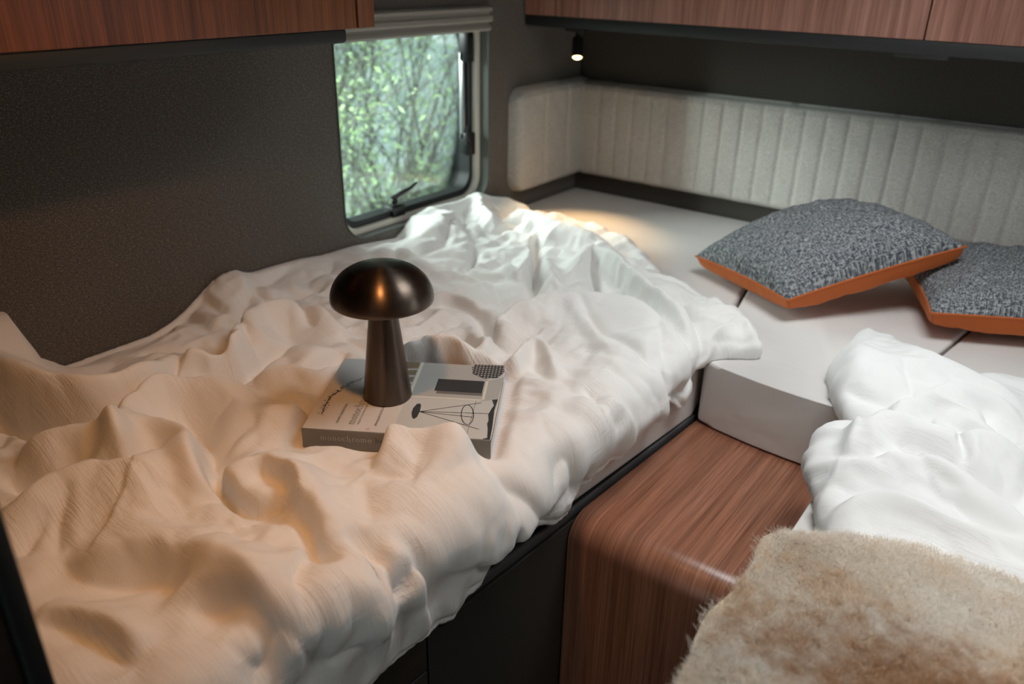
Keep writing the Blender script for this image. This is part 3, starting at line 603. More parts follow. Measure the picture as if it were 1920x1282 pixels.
# ------------------------------------------------------------------ overhead cabinets
def overhead(name, label, mat, body, doors, gapaxis):
    c = empty(name, label, 'cabinet', ((body[0] + body[1]) / 2, (body[2] + body[3]) / 2, body[4]))
    off = tuple(-v for v in c.location)
    boxo('body', body, M['black'], c, loc=off)
    for d in doors:
        boxo(d[0], d[1], mat, c, bev=0.0025, loc=off)
    return c, off
# left: front face at x = 0.30
c, off = overhead('overhead_cabinet', 'dark walnut overhead cabinet on the left wall above the grey fabric', M['cab_left'],
    (0.002, 0.28, -2.026, -1.150, 0.553, 1.045), [('door', (0.280, 0.300, -2.026, -1.181, 0.551, 1.04)),
    ('end_panel', (0.262, 0.300, -1.177, -1.139, 0.551, 1.04))], 1)
o = boxo('light_rail', (0.03, 0.296, -2.026, -1.200, 0.529, 0.553), M['rail'], None, bev=0.006)
o.parent = c; o.location = off
# rear: front face at y = -0.30
c, off = overhead('overhead_cabinet', 'walnut overhead cabinet along the rear wall above the long padded panel', M['cab_rear'],
    (0.004, RW - 0.004, -0.28, -0.002, 0.530, 1.045), [('door', (0.103, 0.997, -0.300, -0.280, 0.527, 1.04)), ('door', (1.000, 1.90, -0.300, -0.280, 0.527, 1.04)),
    ('corner_filler', (0.004, 0.100, -0.300, -0.280, 0.527, 1.04))], 0)
o = boxo('light_rail', (0.004, RW - 0.006, -0.297, -0.004, 0.499, 0.528), M['rail'], None, bev=0.003)
o.parent = c; o.location = off
o = boxo('reading_light', (0.929, 1.036, -0.21, -0.19, 0.484, 0.4995), plain('strip_housing', (0.05, 0.05, 0.05), 0.4), None, bev=0.001)
o.parent = c; o.location = off

# ------------------------------------------------------------------ spot lamp in the corner
sp = empty('spot_lamp', 'small black spotlight glowing warm under the rear cabinet in the corner', 'lamp', (0.113, -0.2, 0.499))
boxo('mounting_plate', (-0.031, 0.031, -0.02, 0.02, -0.013, 0.0), M['latch'], sp, bev=0.004)
bm = bmesh.new()
tube(bm, [(0, 0, -0.013), (0, 0, -0.032)], 0.0075, 16)
bm_obj('stem', bm, M['latch'], sp, auto=0.7)
hd = bpy.data.objects.new('lamp_head', None)
bm = bmesh.new()
lathe(bm, [(0, 0.0), (0.010, 0.0), (0.0145, -0.005), (0.0150, -0.058), (0.0132, -0.058), (0.0128, -0.054), (0, -0.054)], 32)
head = bm_obj('lamp_head', bm, M['latch'], sp, loc=(0, 0, -0.028), rot=(math.radians(-24), math.radians(-17), 0), auto=0.7)
bm = bmesh.new()
lathe(bm, [(0, -0.062), (0.005, -0.0612), (0.0095, -0.0588), (0.0128, -0.0555)], 24)
bm_obj('lens', bm, plain('warm_lens', (1, 0.9, 0.7), 0.4, emit=(1.0, 0.62, 0.24), es=13.0), head, smooth=True)
sl = bpy.data.lights.new('spot_beam', 'SPOT')
sl.energy = 10.0
sl.color = (1.0, 0.62, 0.28)
sl.spot_size = math.radians(62)
sl.spot_blend = 0.9
sl.shadow_soft_size = 0.008
so = bpy.data.objects.new('spot_beam', sl)
COL.objects.link(so)
so.location = (0.113 + 0.021, -0.2 - 0.028, 0.499 - 0.028 - 0.062)
so.rotation_euler = (Vector((0.27, -0.40, 0)) - Vector(so.location)).to_track_quat('-Z', 'Y').to_euler()

# ------------------------------------------------------------------ beds
def xe(y):
    return 0.86 + 0.065 * (np.minimum(y, -0.886) + 0.886)
YEND = -2.022
# left bed box (below the mattress)
lb = empty('bed_cabinet', 'black left bed box with drawer fronts under the duvet edge', 'cabinet', (0.43, -1.0, FL))
off = (-0.43, 1.0, -FL)
bm = bmesh.new()
prism(bm, [(0.004, -0.002), (0.86, -0.002), (0.86, -0.886), (float(xe(YEND)), YEND), (0.004, YEND)], FL, -0.128)
bm_obj('box', bm, M['black'], lb, loc=off)
def front_strip(name, y0, y1, z0, z1, d0, d1, mat, bev=0.0):
    bm = bmesh.new()
    prism(bm, [(float(xe(y1)) + d0, y1), (float(xe(y1)) + d1, y1), (float(xe(y0)) + d1, y0), (float(xe(y0)) + d0, y0)], z0, z1, bev=bev, seg=2)
    return bm_obj(name, bm, mat, lb, loc=off, auto=0.7)
front_strip('edge_trim', YEND, -0.89, -0.140, -0.124, -0.004, 0.001, M['edge_trim'], 0.001)
front_strip('side_panel', -1.602, -0.89, FL + 0.05, -0.145, 0.0, 0.004, M['drawer'], 0.001)
front_strip('top_strip', YEND, -1.606, -0.205, -0.145, 0.0, 0.004, M['drawer'], 0.001)
front_strip('drawer', YEND, -1.606, FL + 0.05, -0.209, 0.0, 0.004, M['drawer'], 0.001)
# right bed box
rb = empty('bed_cabinet', 'black right bed box hidden below the white duvet and sheepskin', 'cabinet', (1.6, -1.0, FL))
bm = bmesh.new()
prism(bm, [(1.172, -0.91), (1.172, -1.95), (RW - 0.004, -1.95), (RW - 0.004, -0.002), (1.172, -0.002)], FL, -0.128)
bm_obj('box', bm, M['black'], rb, loc=(-1.6, 1.0, -FL))
# centre base behind the step
boxo_ = boxo('bed_platform', (0.866, 1.160, -0.88, -0.004, FL, -0.130), M['black'])
tag(boxo_, 'black platform under the middle cushion behind the walnut step', 'platform')

def cushion(name, pts, z0, z1, label, bev=0.022):
    bm = bmesh.new()
    prism(bm, pts, z0, z1)
    bmesh.ops.bevel(bm, geom=list(bm.edges), offset=bev, segments=5, profile=0.6, affect='EDGES')
    o = bm_obj(name, bm, M['sheet'], smooth=True)
    return tag(o, label, 'mattress')
cushion('mattress', [(0.006, -0.004), (0.692, -0.004), (0.856, -0.896), (float(xe(YEND)) - 0.02, YEND + 0.01), (0.006, YEND + 0.01)], -0.127, 0.0,
        'left mattress in a pale grey fitted sheet under the lamp and duvet', 0.009)
# seat-like centre cushion, front face slightly bowed
fr_ = [(0.8695 + 0.285 * k / 8.0, -0.902 - 0.020 * k / 8.0 - 0.010 * math.sin(PI * k / 8.0)) for k in range(9)]
cushion('centre_cushion', [(0.6945, -0.004)] + fr_ + [(1.2905, -0.004)], -0.127, 0.0,
        'wedge shaped middle mattress in pale grey sheet behind the walnut step', 0.009)
cushion('mattress', [(1.294, -0.004), (1.162, -0.922), (1.172, -1.94), (RW - 0.006, -1.94), (RW - 0.006, -0.004)], -0.127, -0.002,
        'right mattress in a pale grey fitted sheet under the sheepskin', 0.009)

# ------------------------------------------------------------------ walnut step
bm = bmesh.new()
Rr = 0.045
x1 = 1.165
yb, yf, zt, zb = -0.887, -1.300, -0.131, FL + 0.002
pr = [(yb, zt)]
for k in range(13):
    a = PI / 2 * k / 12
    pr.append((yf + Rr - Rr * math.sin(a), zt - Rr + Rr * math.cos(a)))
pr += [(yf, zb)]
Ls = [0]
for p, q in zip(pr, pr[1:]):
    Ls.append(Ls[-1] + math.hypot(q[0] - p[0], q[1] - p[1]))
uvl = bm.loops.layers.uv.new('UVMap')
def xl(y):
    return float(xe(y)) + 0.0055
bev = 0.004
cols = []
for (p, s_) in zip(pr, Ls):
    a = bm.verts.new((xl(p[0]), p[0], p[1] - 0.0)); c_ = bm.verts.new((x1, p[0], p[1]))
    cols.append((a, c_, s_))
for (a0, c0, s0), (a1, c1, s1) in zip(cols, cols[1:]):
    f = bm.faces.new((a0, a1, c1, c0))
    f.smooth = True
    for lp, uv in zip(f.loops, [(a0.co.x, s0), (a1.co.x, s1), (c1.co.x, s1), (c0.co.x, s0)]):
        lp[uvl].uv = uv
# sides and back
ba = bm.verts.new((xl(yb), yb, zb)); bb = bm.verts.new((x1, yb, zb))
fl_ = bm.faces.new([c[0] for c in cols] + [ba]); fr2 = bm.faces.new([c[1] for c in cols][::-1] + [bb])
bk_ = bm.faces.new((cols[0][0], cols[0][1], bb, ba))
for f in (fl_, fr2, bk_):
    for lp in f.loops:
        lp[uvl].uv = (lp.vert.co.y, lp.vert.co.z)
me = bpy.data.meshes.new('bench_step')
bmesh.ops.recalc_face_normals(bm, faces=bm.faces)
bm.to_mesh(me); bm.free()
bench = link('bench_step', me, M['bench'])
mod = bench.modifiers.new('b', 'BEVEL'); mod.width = 0.003; mod.segments = 2; mod.limit_method = 'ANGLE'; mod.angle_limit = math.radians(50)
tag(bench, 'glossy walnut step with rounded front edge between the two beds', 'step')

# ------------------------------------------------------------------ noise helpers
def perlin(x, y, seed=0):
    rng = np.random.RandomState(seed)
    perm = rng.permutation(256)
    ang = rng.rand(256) * 2 * PI
    xi = np.floor(x).astype(int); yi = np.floor(y).astype(int)
    xf = x - xi; yf_ = y - yi
    u = xf * xf * xf * (xf * (xf * 6 - 15) + 10); v = yf_ * yf_ * yf_ * (yf_ * (yf_ * 6 - 15) + 10)
    def g(ix, iy, fx, fy):
        h = perm[(perm[ix % 256] + iy) % 256]
        return np.cos(ang[h]) * fx + np.sin(ang[h]) * fy
    a = g(xi, yi, xf, yf_); b = g(xi + 1, yi, xf - 1, yf_)
    c = g(xi, yi + 1, xf, yf_ - 1); d = g(xi + 1, yi + 1, xf - 1, yf_ - 1)
    return (a + u * (b - a)) + v * ((c + u * (d - c)) - (a + u * (b - a)))

def smooth_line(P, n=10):
    """Catmull-Rom through the points"""
    P = np.asarray(P, float)
    if len(P) < 3:
        return P
    Q = np.vstack([2 * P[0] - P[1], P, 2 * P[-1] - P[-2]])
    out = []
    for i in range(1, len(Q) - 2):
        for k in range(n):
            t_ = k / n
            out.append(0.5 * ((2 * Q[i]) + (-Q[i - 1] + Q[i + 1]) * t_ + (2 * Q[i - 1] - 5 * Q[i] + 4 * Q[i + 1] - Q[i + 2]) * t_ ** 2 + (-Q[i - 1] + 3 * Q[i] - 3 * Q[i + 1] + Q[i + 2]) * t_ ** 3))
    out.append(P[-1])
    return np.array(out)

def polydist(X, Y, P, closed=False):
    """distance, signed side, arc fraction, direction of nearest point on polyline"""
    P = np.asarray(P, float)
    if closed:
        P = np.vstack([P, P[:1]])
    seg = np.hypot(*(P[1:] - P[:-1]).T)
    cum = np.concatenate([[0], np.cumsum(seg)])
    best = np.full(X.shape, 1e9); side = np.zeros(X.shape); tt = np.zeros(X.shape)
    nx = np.zeros(X.shape); ny = np.zeros(X.shape); px = np.zeros(X.shape); py = np.zeros(X.shape)
    for i in range(len(P) - 1):
        a, b = P[i], P[i + 1]
        d = b - a
        l2 = (d @ d) or 1e-12
        t_ = np.clip(((X - a[0]) * d[0] + (Y - a[1]) * d[1]) / l2, 0, 1)
        qx = a[0] + t_ * d[0]; qy = a[1] + t_ * d[1]
        D = np.hypot(X - qx, Y - qy)
        mk = D < best
        best = np.where(mk, D, best)
        side = np.where(mk, np.sign(d[0] * (Y - a[1]) - d[1] * (X - a[0])), side)
        tt = np.where(mk, (cum[i] + t_ * seg[i]) / cum[-1], tt)
        l = math.sqrt(l2)
        nx = np.where(mk, -d[1] / l, nx); ny = np.where(mk, d[0] / l, ny)
        px = np.where(mk, qx, px); py = np.where(mk, qy, py)
    return best, side, tt, nx, ny, px, py

def inside(X, Y, P):
    P = np.asarray(P, float)
    c = np.zeros(X.shape, bool)
    j = len(P) - 1
    for i in range(len(P)):
        xi, yi = P[i]; xj, yj = P[j]
        if yi != yj:
            c ^= ((yi > Y) != (yj > Y)) & (X < (xj - xi) * (Y - yi) / (yj - yi) + xi)
        j = i
    return c

def fold_field(X, Y, folds, dx=0, dy=0):
    H = np.zeros(X.shape); SX = np.zeros(X.shape); SY = np.zeros(X.shape)
    for pts, h, wf, wn, lean in folds:
        P = smooth_line(pts, 6)
        r = 3.0 * max(wf, wn)
        x0, y0 = P.min(0) - r; x1_, y1_ = P.max(0) + r
        mk = (X > x0) & (X < x1_) & (Y > y0) & (Y < y1_)
        if not mk.any():
            continue
        D, sd, tt, nx, ny, _, _ = polydist(X[mk], Y[mk], P)
        wd = np.where(sd > 0, wf, wn)
        tp = 0.10 + 0.90 * np.clip(1 - np.abs(2 * tt - 1) ** 3, 0, 1)
        if h < 0:
            # a tuck: cusp in the middle, soft shoulders
            pf = 0.6 * np.exp(-D / (wd * 0.75)) + 0.4 * np.exp(-(D / (wd * 1.5)) ** 2)
        else:
            pf = 0.75 * np.exp(-(D / (wd * 1.15)) ** 2) + 0.25 * np.exp(-D / (wd * 1.6))
        H[mk] += h * pf * tp
        if lean:
            SX[mk] += nx * lean * np.exp(-(D / max(wf, wn)) ** 2) * tp
            SY[mk] += ny * lean * np.exp(-(D / max(wf, wn)) ** 2) * tp
    return H, SX, SY

def relax(P0, valid, rim, excess, seed, iters=140, attract=0.010, bend=0.055, keep=None):
    """let the cloth buckle: a little surplus length everywhere, pulled softly to the laid shape"""
    P0 = P0.astype(np.float32)
    P = P0.copy()
    rng = np.random.RandomState(seed)
    n = rng.randn(*P.shape[:2]).astype(np.float32)
    for _ in range(3):
        n[1:-1, 1:-1] = (n[1:-1, 1:-1] + n[:-2, 1:-1] + n[2:, 1:-1] + n[1:-1, :-2] + n[1:-1, 2:]) / 5
    P[..., 2] += 0.0045 * n * valid
    sl = lambda di, dj: ((slice(0, P.shape[0] - di), slice(0, P.shape[1] - dj) if dj >= 0 else slice(-dj, None)),
                         (slice(di, None), slice(dj, None) if dj >= 0 else slice(0, dj)))
    edges = []
    for di, dj in ((1, 0), (0, 1), (1, 1), (1, -1)):
        a, b = sl(di, dj)
        ok = (valid[a] & valid[b]).astype(np.float32)
        L0 = np.linalg.norm(P0[b] - P0[a], axis=2)
        ex = (excess[a] + excess[b]) / 2
        edges.append((a, b, ok, L0 * (1 + ex)))
    att = np.where(rim, 0.5, attract).astype(np.float32)
    if keep is not None:
        att = np.maximum(att, keep)
    att = att[..., None]
    for it in range(iters):
        acc = np.zeros_like(P)
        for a, b, ok, L in edges:
            d = P[b] - P[a]
            l = np.sqrt((d * d).sum(2)) + 1e-9
            c = (ok * (l - L) / l * 0.5)[..., None] * d
            acc[a] += c; acc[b] -= c
        P += acc * 0.32
        U = P - P0
        lap = np.zeros_like(U)
        lap[1:-1, 1:-1] = (U[:-2, 1:-1] + U[2:, 1:-1] + U[1:-1, :-2] + U[1:-1, 2:]) / 4 - U[1:-1, 1:-1]
        vi = valid[1:-1, 1:-1] & valid[:-2, 1:-1] & valid[2:, 1:-1] & valid[1:-1, :-2] & valid[1:-1, 2:]
        lap[1:-1, 1:-1] *= vi[..., None]
        U += bend * lap
        U *= (1 - att)
        P = P0 + U
    return P

def cloth(name, outline, base, height, step, mat, parent=None, wrinkle=None):
    """a cloth body over a domain polygon; base(s,t)->point,normal; height(s,t)->h,ds,dt"""
    O = np.asarray(outline, float)
    x0, y0 = O.min(0); x1_, y1_ = O.max(0)
    nx_ = int((x1_ - x0) / step) + 3; ny_ = int((y1_ - y0) / step) + 3
    gx = x0 - step + step * np.arange(nx_ + 1); gy = y0 - step + step * np.arange(ny_ + 1)
    X, Y = np.meshgrid(gx, gy, indexing='ij')
    ins = inside(X, Y, O)
    nb = ins.copy()
    nb[1:] |= ins[:-1]; nb[:-1] |= ins[1:]
    nb2 = nb.copy()
    nb2[:, 1:] |= nb[:, :-1]; nb2[:, :-1] |= nb[:, 1:]
    rim = nb2 & ~ins
    _, _, _, _, _, qx, qy = polydist(X[rim], Y[rim], O, True)
    X = X.copy(); Y = Y.copy()
    X[rim] = qx; Y[rim] = qy
    idx = -np.ones(X.shape, int)
    idx[nb2] = np.arange(nb2.sum())
    s, t_ = X[nb2], Y[nb2]
    rimv = rim[nb2]
    h, ds, dt = height(s, t_, rimv)
    P, Nn = base(s + ds, t_ + dt)
    co = P + Nn * h[:, None]
    if wrinkle:
        G = np.zeros(X.shape + (3,))
        G[nb2] = co
        ex = np.zeros(X.shape); ex[nb2] = wrinkle['excess'](s, t_)
        kp = np.zeros(X.shape); kp[nb2] = wrinkle['keep'](s, t_)
        for k, gain, it_, att_, bd_ in wrinkle['levels']:
            if k > 1:
                sub = (slice(0, None, k), slice(0, None, k))
                g0 = G[sub].copy()
                g1 = relax(g0, nb2[sub], rim[sub], ex[sub] * gain, 3 + k, it_, att_, bd_, keep=kp[sub])
                U = np.where(nb2[sub][..., None], g1 - g0, 0)
                fi = np.arange(G.shape[0]) / k; fj = np.arange(G.shape[1]) / k
                i0 = np.minimum(fi.astype(int), U.shape[0] - 2) if U.shape[0] > 1 else 0
                j0 = np.minimum(fj.astype(int), U.shape[1] - 2)
                a_ = np.clip(fi - i0, 0, 1); b_ = np.clip(fj - j0, 0, 1)
                a_ = (a_ * a_ * (3 - 2 * a_))[:, None, None]; b_ = (b_ * b_ * (3 - 2 * b_))[None, :, None]
                i1 = i0 + 1; j1 = j0 + 1
                V_ = (U[i0][:, j0] * (1 - a_) + U[i1][:, j0] * a_) * (1 - b_) + (U[i0][:, j1] * (1 - a_) + U[i1][:, j1] * a_) * b_
                for _ in range(k):
                    V_[1:-1, 1:-1] = 0.5 * V_[1:-1, 1:-1] + 0.125 * (V_[:-2, 1:-1] + V_[2:, 1:-1] + V_[1:-1, :-2] + V_[1:-1, 2:])
                V_ *= (1 - np.clip(kp * 2, 0, 1))[..., None] * nb2[..., None]
                V_[rim] *= 0.3
                G = G + V_
            else:
                G = relax(G, nb2, rim, ex * gain, 3, it_, att_, bd_, keep=kp)
        co = G[nb2].astype(float)
        co = wrinkle['push'](co)
    a = idx[:-1, :-1]; b = idx[1:, :-1]; c = idx[1:, 1:]; d = idx[:-1, 1:]
    ok = (a >= 0) & (b >= 0) & (c >= 0) & (d >= 0)
    anyin = ins[:-1, :-1] | ins[1:, :-1] | ins[1:, 1:] | ins[:-1, 1:]
    ok &= anyin
    quads = np.stack([a[ok], b[ok], c[ok], d[ok]], 1)
    me = bpy.data.meshes.new(name)
    me.vertices.add(len(co)); me.vertices.foreach_set('co', co.astype(np.float32).ravel())
    me.loops.add(quads.size); me.loops.foreach_set('vertex_index', quads.astype(np.int32).ravel())
    me.polygons.add(len(quads)); me.polygons.foreach_set('loop_start', np.arange(0, quads.size, 4, dtype=np.int32))
    me.polygons.foreach_set('loop_total', np.full(len(quads), 4, np.int32))
    me.polygons.foreach_set('use_smooth', np.ones(len(quads), bool))
    uv = me.uv_layers.new(name='UVMap')
    st = np.stack([s, t_], 1)[quads.ravel()]
    uv.data.foreach_set('uv', st.astype(np.float32).ravel())
    me.update(); me.validate()
    return link(name, me, mat, parent), (s, t_, co)

def sstep(a, b, x):
    t_ = np.clip((x - a) / (b - a), 0, 1)
    return t_ * t_ * (3 - 2 * t_)

def puff(d, r):
    e = np.clip(d / r, 0, 1)
    return np.sqrt(np.clip(1 - (1 - e) ** 2, 0, 1))

# ------------------------------------------------------------------ left duvet
BOOK_A = BOOK['A']; BW = BOOK['W']; BD = 0.220
ca, sa = math.cos(BOOK['ang']), math.sin(BOOK['ang'])
def duvet_base(s, t_):
    """flat over the mattress, wrapping down over its open long side"""
    e = xe(t_) - 0.004
    R_ = 0.040
    over = np.maximum(0, s - e + 0.012)
    a = np.clip(over / R_, 0, PI / 2)
    ex = np.maximum(0, over - R_ * PI / 2)
    wx = np.where(over > 0, e - 0.012 + R_ * np.sin(a) * 0.55, s)
    wz = np.where(over > 0, -R_ * (1 - np.cos(a)) - ex, 0)
    wN = np.stack([np.sin(a), np.zeros_like(s), np.cos(a)], 1)
    wgt = 1 - sstep(-0.945, -0.90, t_)
    P = np.stack([s * (1 - wgt) + wx * wgt, t_, wz * wgt], 1)
    N_ = np.stack([wN[:, 0] * wgt, np.zeros_like(s), 1 - wgt + wN[:, 2] * wgt], 1)
    N_ /= np.linalg.norm(N_, axis=1)[:, None]
    return P, N_

wy = np.array(sorted([(p[0], p[1]) for p in DUVET_WALL]))
free = smooth_line(DUVET_FREE, 4)
free = [p for p in free if p[0] > 0.004]
outline = [(0.004, -0.47)] + [tuple(p) for p in free] + [(0.94, YEND + 0.003), (0.004, YEND + 0.003)]
free_edge = np.array([(0.004, -0.43)] + [tuple(p) for p in free])

def wrinkles(s, t_, seed, amp):
    wx = s + 0.035 * perlin(s * 5, t_ * 5, seed) ; wy_ = t_ + 0.035 * perlin(s * 5 + 9, t_ * 5, seed + 1)
    big = np.abs(perlin(wx * 8, wy_ * 11, seed + 2)) - 0.25
    md = np.abs(perlin(wx * 19 + wy_ * 8, wy_ * 24 - wx * 6, seed + 3)) - 0.22
    sm = np.abs(perlin(wx * 52 - wy_ * 20, wy_ * 40 + wx * 22, seed + 4)) - 0.2
    ms = sstep(-0.15, 0.3, perlin(s * 6 + 3, t_ * 6, seed + 5))
    return amp * (0.016 * big + (0.0070 * md + 0.0026 * sm) * (0.25 + 0.9 * ms))

def duvet_height(s, t_, rim):
    D, *_ = polydist(s, t_, free_edge)
    F_, sx, sy = fold_field(s, t_, DUVET_FOLDS)
    Hh = 0.040 + 0 * s
    for bx, by, r, h in DUVET_MOUNDS:
        Hh += h * np.exp(-((s - bx) ** 2 + (t_ - by) ** 2) / r ** 2)
    F_ = F_ * (1.42 + 0.35 * (1 - sstep(-1.75, -1.6, t_)))
    Hh += F_ + wrinkles(s, t_, 4, 1.0)
    # contact height along the wall
    wz = np.interp(t_, wy[:, 0], wy[:, 1])
    k = np.exp(-(s / 0.075) ** 2)
    Hh = Hh * (1 - k) + np.maximum(wz + 0.35 * F_, 0.004) * k
    Hh = np.maximum(Hh, 0.006 + 0.15 * (Hh - 0.006))
    # hanging side is thinner, with a stitched hem
    side = sstep(-0.06, 0.06, s - xe(t_)) * (1 - sstep(-0.93, -0.89, t_))
    Hh = Hh * (1 - 0.62 * side)
    Hh = Hh * (0.12 + 0.88 * puff(D, 0.034 + 0.021 * (t_ < -0.95)))
    Hh -= 0.0035 * np.exp(-((D - 0.013) / 0.003) ** 2) * (t_ < -0.80)
    Hh += 0.0022 * np.exp(-(D / 0.006) ** 2)
    Hh += 0.0005 * np.sin(s * 0 + t_ * 420 + 3 * perlin(t_ * 20, s * 20, 2)) * np.exp(-(D / 0.02) ** 2) * (t_ < -0.9)
    # pressed flat under the book, raised round its rim
    lx = (s - BOOK_A[0]) * ca + (t_ - BOOK_A[1]) * sa
    ly = -(s - BOOK_A[0]) * sa + (t_ - BOOK_A[1]) * ca
    dx = np.maximum(np.maximum(-lx, lx - BW), 0); dy = np.maximum(np.maximum(-ly, ly - BD), 0)
    do = np.hypot(dx, dy)
    flat = 1 - sstep(0.002, 0.030, do)
    front = np.exp(-(np.maximum(np.maximum(-0.01 - lx, lx - 0.115), 0) / 0.012) ** 2) * sstep(-0.075, -0.03, ly) * (ly < 0.02)
    Hh = Hh * (1 - front) + np.minimum(Hh, 0.050) * front
    cap = 0.0345
    Hh = np.where(flat > 0, np.minimum(Hh, cap * flat + (1 - flat) * np.maximum(Hh, cap)), Hh)
    Hh = np.maximum(Hh, flat * 0.030)
    Hh = np.where(rim & (D < 0.02), 0.0015, Hh)
    sh = (1 - flat) * np.clip(s / 0.05, 0, 1) * puff(D, 0.05)
    return np.maximum(Hh, 0.0015), sx * sh, sy * sh
def push_left(co):
    """keep the cloth out of the mattresses it lies on"""
    x, y, z = co.T
    edge = np.where(y > -0.915, 9.0, xe(y) - 0.001)
    top_ = (z < 0.0015) & (x < edge) & ((z > -0.025) | (edge > 5))
    co[:, 2] = np.where(top_, 0.0015, z)
    sd = (z < -0.025) & (x < edge + 0.0015) & (edge < 5)
    co[:, 0] = np.where(sd, edge + 0.0015, x)
    return co
def push_right(co):
    x, y, z = co.T
    edge = np.where(y > -0.925, -9.0, 1.160)
    top_ = (z < 0.0015) & (x > edge) & ((z > -0.025) | (edge < -5))
    co[:, 2] = np.where(top_, 0.0015, z)
    sd = (z < -0.025) & (x > edge - 0.0015) & (edge > -5)
    co[:, 0] = np.where(sd, edge - 0.0015, x)
    return co
LEV = [(6, 2.2, 160, 0.006, 0.05), (3, 2.0, 120, 0.010, 0.04), (1, 1.0, 90, 0.012, 0.03)]
def book_mask(s, t_, m0, m1):
    lx = (s - BOOK_A[0]) * ca + (t_ - BOOK_A[1]) * sa
    ly = -(s - BOOK_A[0]) * sa + (t_ - BOOK_A[1]) * ca
    do = np.hypot(np.maximum(np.maximum(-lx, lx - BW), 0), np.maximum(np.maximum(-ly, ly - BD), 0))
    return 1 - sstep(m0, m1, do)
def duvet_excess(s, t_):
    k = perlin(s * 4.5 + 7, t_ * 4.5, 61)
    e = 0.016 + 0.030 * sstep(-0.2, 0.35, k)
    e *= 0.70 + 0.30 * sstep(-1.75, -1.35, t_) + 0.15 * sstep(-1.2, -0.9, t_)
    return e * (1 - book_mask(s, t_, 0.0, 0.02)) * np.clip(s / 0.04, 0, 1)
duv, DUV = cloth('duvet', outline, duvet_base, duvet_height, 0.0036, M['duvet'],
    wrinkle=dict(levels=LEV, excess=duvet_excess, keep=lambda s, t_: 0.4 * book_mask(s, t_, 0.0, 0.012) + 0.5 * (s < 0.012),
                 push=push_left))
tag(duv, 'large rumpled white muslin duvet on the left bed under book and mushroom lamp', 'duvet')

# ------------------------------------------------------------------ right duvet
def twin_base(s, t_):
    e = 1.172
    R_ = 0.022
    over = np.maximum(0, e - s)
    a = np.clip(over / R_, 0, PI / 2)
    ex = np.maximum(0, over - R_ * PI / 2)
    wx = np.where(over > 0, e - R_ * np.sin(a), s)
    wz = np.where(over > 0, -R_ * (1 - np.cos(a)) - ex, 0)
    wgt = 1 - sstep(-1.03, -0.95, t_)
    P = np.stack([s * (1 - wgt) + wx * wgt, t_, wz * wgt + 0 * s], 1)
    N_ = np.stack([-np.sin(a) * wgt, np.zeros_like(s), 1 - wgt + np.cos(a) * wgt], 1)
    N_ /= np.linalg.norm(N_, axis=1)[:, None]
    return P, N_
tf = [tuple(p) for p in smooth_line(TWIN_FREE[:8], 4)]
lower = [(1.172, -1.000), (1.172, -1.012), (1.16, -1.02), (1.145, -1.032), (1.135, -1.055), (1.14, -1.100), (1.152, -1.150), (1.168, -1.20), (1.19, -1.260), (1.22, -1.33), (1.225, -1.5), (1.225, -1.90)]
tl = [tuple(p) for p in smooth_line(lower, 4)]
top = [tuple(p) for p in smooth_line(TWIN_TOP, 4)]
tw_edge = np.array(top[::-1] + tf + tl)
tw_out = [tuple(p) for p in tw_edge] + [(2.0, -1.90), (2.0, top[-1][1] - 0.02)]
def twin_height(s, t_, rim):
    D, *_ = polydist(s, t_, tw_edge)
    F_, sx, sy = fold_field(s, t_, TWIN_FOLDS)
    Hh = 0.038 + F_ + wrinkles(s, t_, 21, 0.6)
    for bx, by, r, h in TWIN_MOUNDS:
        Hh += h * np.exp(-((s - bx) ** 2 + (t_ - by) ** 2) / r ** 2)
    side = sstep(0.0, 0.05, 1.165 - s) * (1 - sstep(-1.03, -0.97, t_))
    Hh = Hh * (1 - 0.70 * side)
    Hh = np.maximum(Hh, 0.008)
    Hh = Hh * (0.10 + 0.90 * puff(D, 0.05))
    Hh = np.where(rim & (D < 0.02), 0.0015, Hh)
    sh = puff(D, 0.05)
    return np.maximum(Hh, 0.0015), sx * sh, sy * sh
tw, TW = cloth('duvet', tw_out, twin_base, twin_height, 0.0038, M['duvet2'],
    wrinkle=dict(levels=LEV, excess=lambda s, t_: 0.014 + 0.034 * sstep(-0.1, 0.35, perlin(s * 4.5, t_ * 4.5, 71)), keep=lambda s, t_: 0 * s,
                 push=push_right))
tag(tw, 'bright white folded duvet on the right bed behind the sheepskin', 'duvet')

# ------------------------------------------------------------------ sheepskin
fe = [tuple(p) for p in smooth_line(FLEECE_EDGE, 4)]
fe_out = fe + [(1.17, -1.85), (1.98, -1.85), (1.98, -1.33)]
fe_edge = np.array([(1.98, -1.33)] + fe)
def fleece_base(s, t_):
    P, N_ = twin_base(s, t_)
    return P, N_
def fleece_height(s, t_, rim):
    D, *_ = polydist(s, t_, fe_edge)
    Hh = 0.064 + 0.018 * perlin(s * 6, t_ * 6, 31) + 0.016 * perlin(s * 11 + 4, t_ * 9, 33)
    Hh += 0.020 * np.exp(-((s - 1.30) ** 2 + (t_ + 1.42) ** 2) / 0.10 ** 2)
    under, _, _ = twin_height(s, t_, np.zeros(s.shape, bool))
    Hh = np.maximum(0.020 + (Hh - 0.020) * puff(D, 0.06), under + 0.016)
    return Hh, 0 * s, 0 * s
skin_mat = plain('skin_side', (0.70, 0.60, 0.48), 0.9)
fleece, FLC = cloth('sheepskin', fe_out, fleece_base, fleece_height, 0.006, skin_mat)
tag(fleece, 'fluffy beige sheepskin with brown patches lying over the right bed', 'sheepskin')

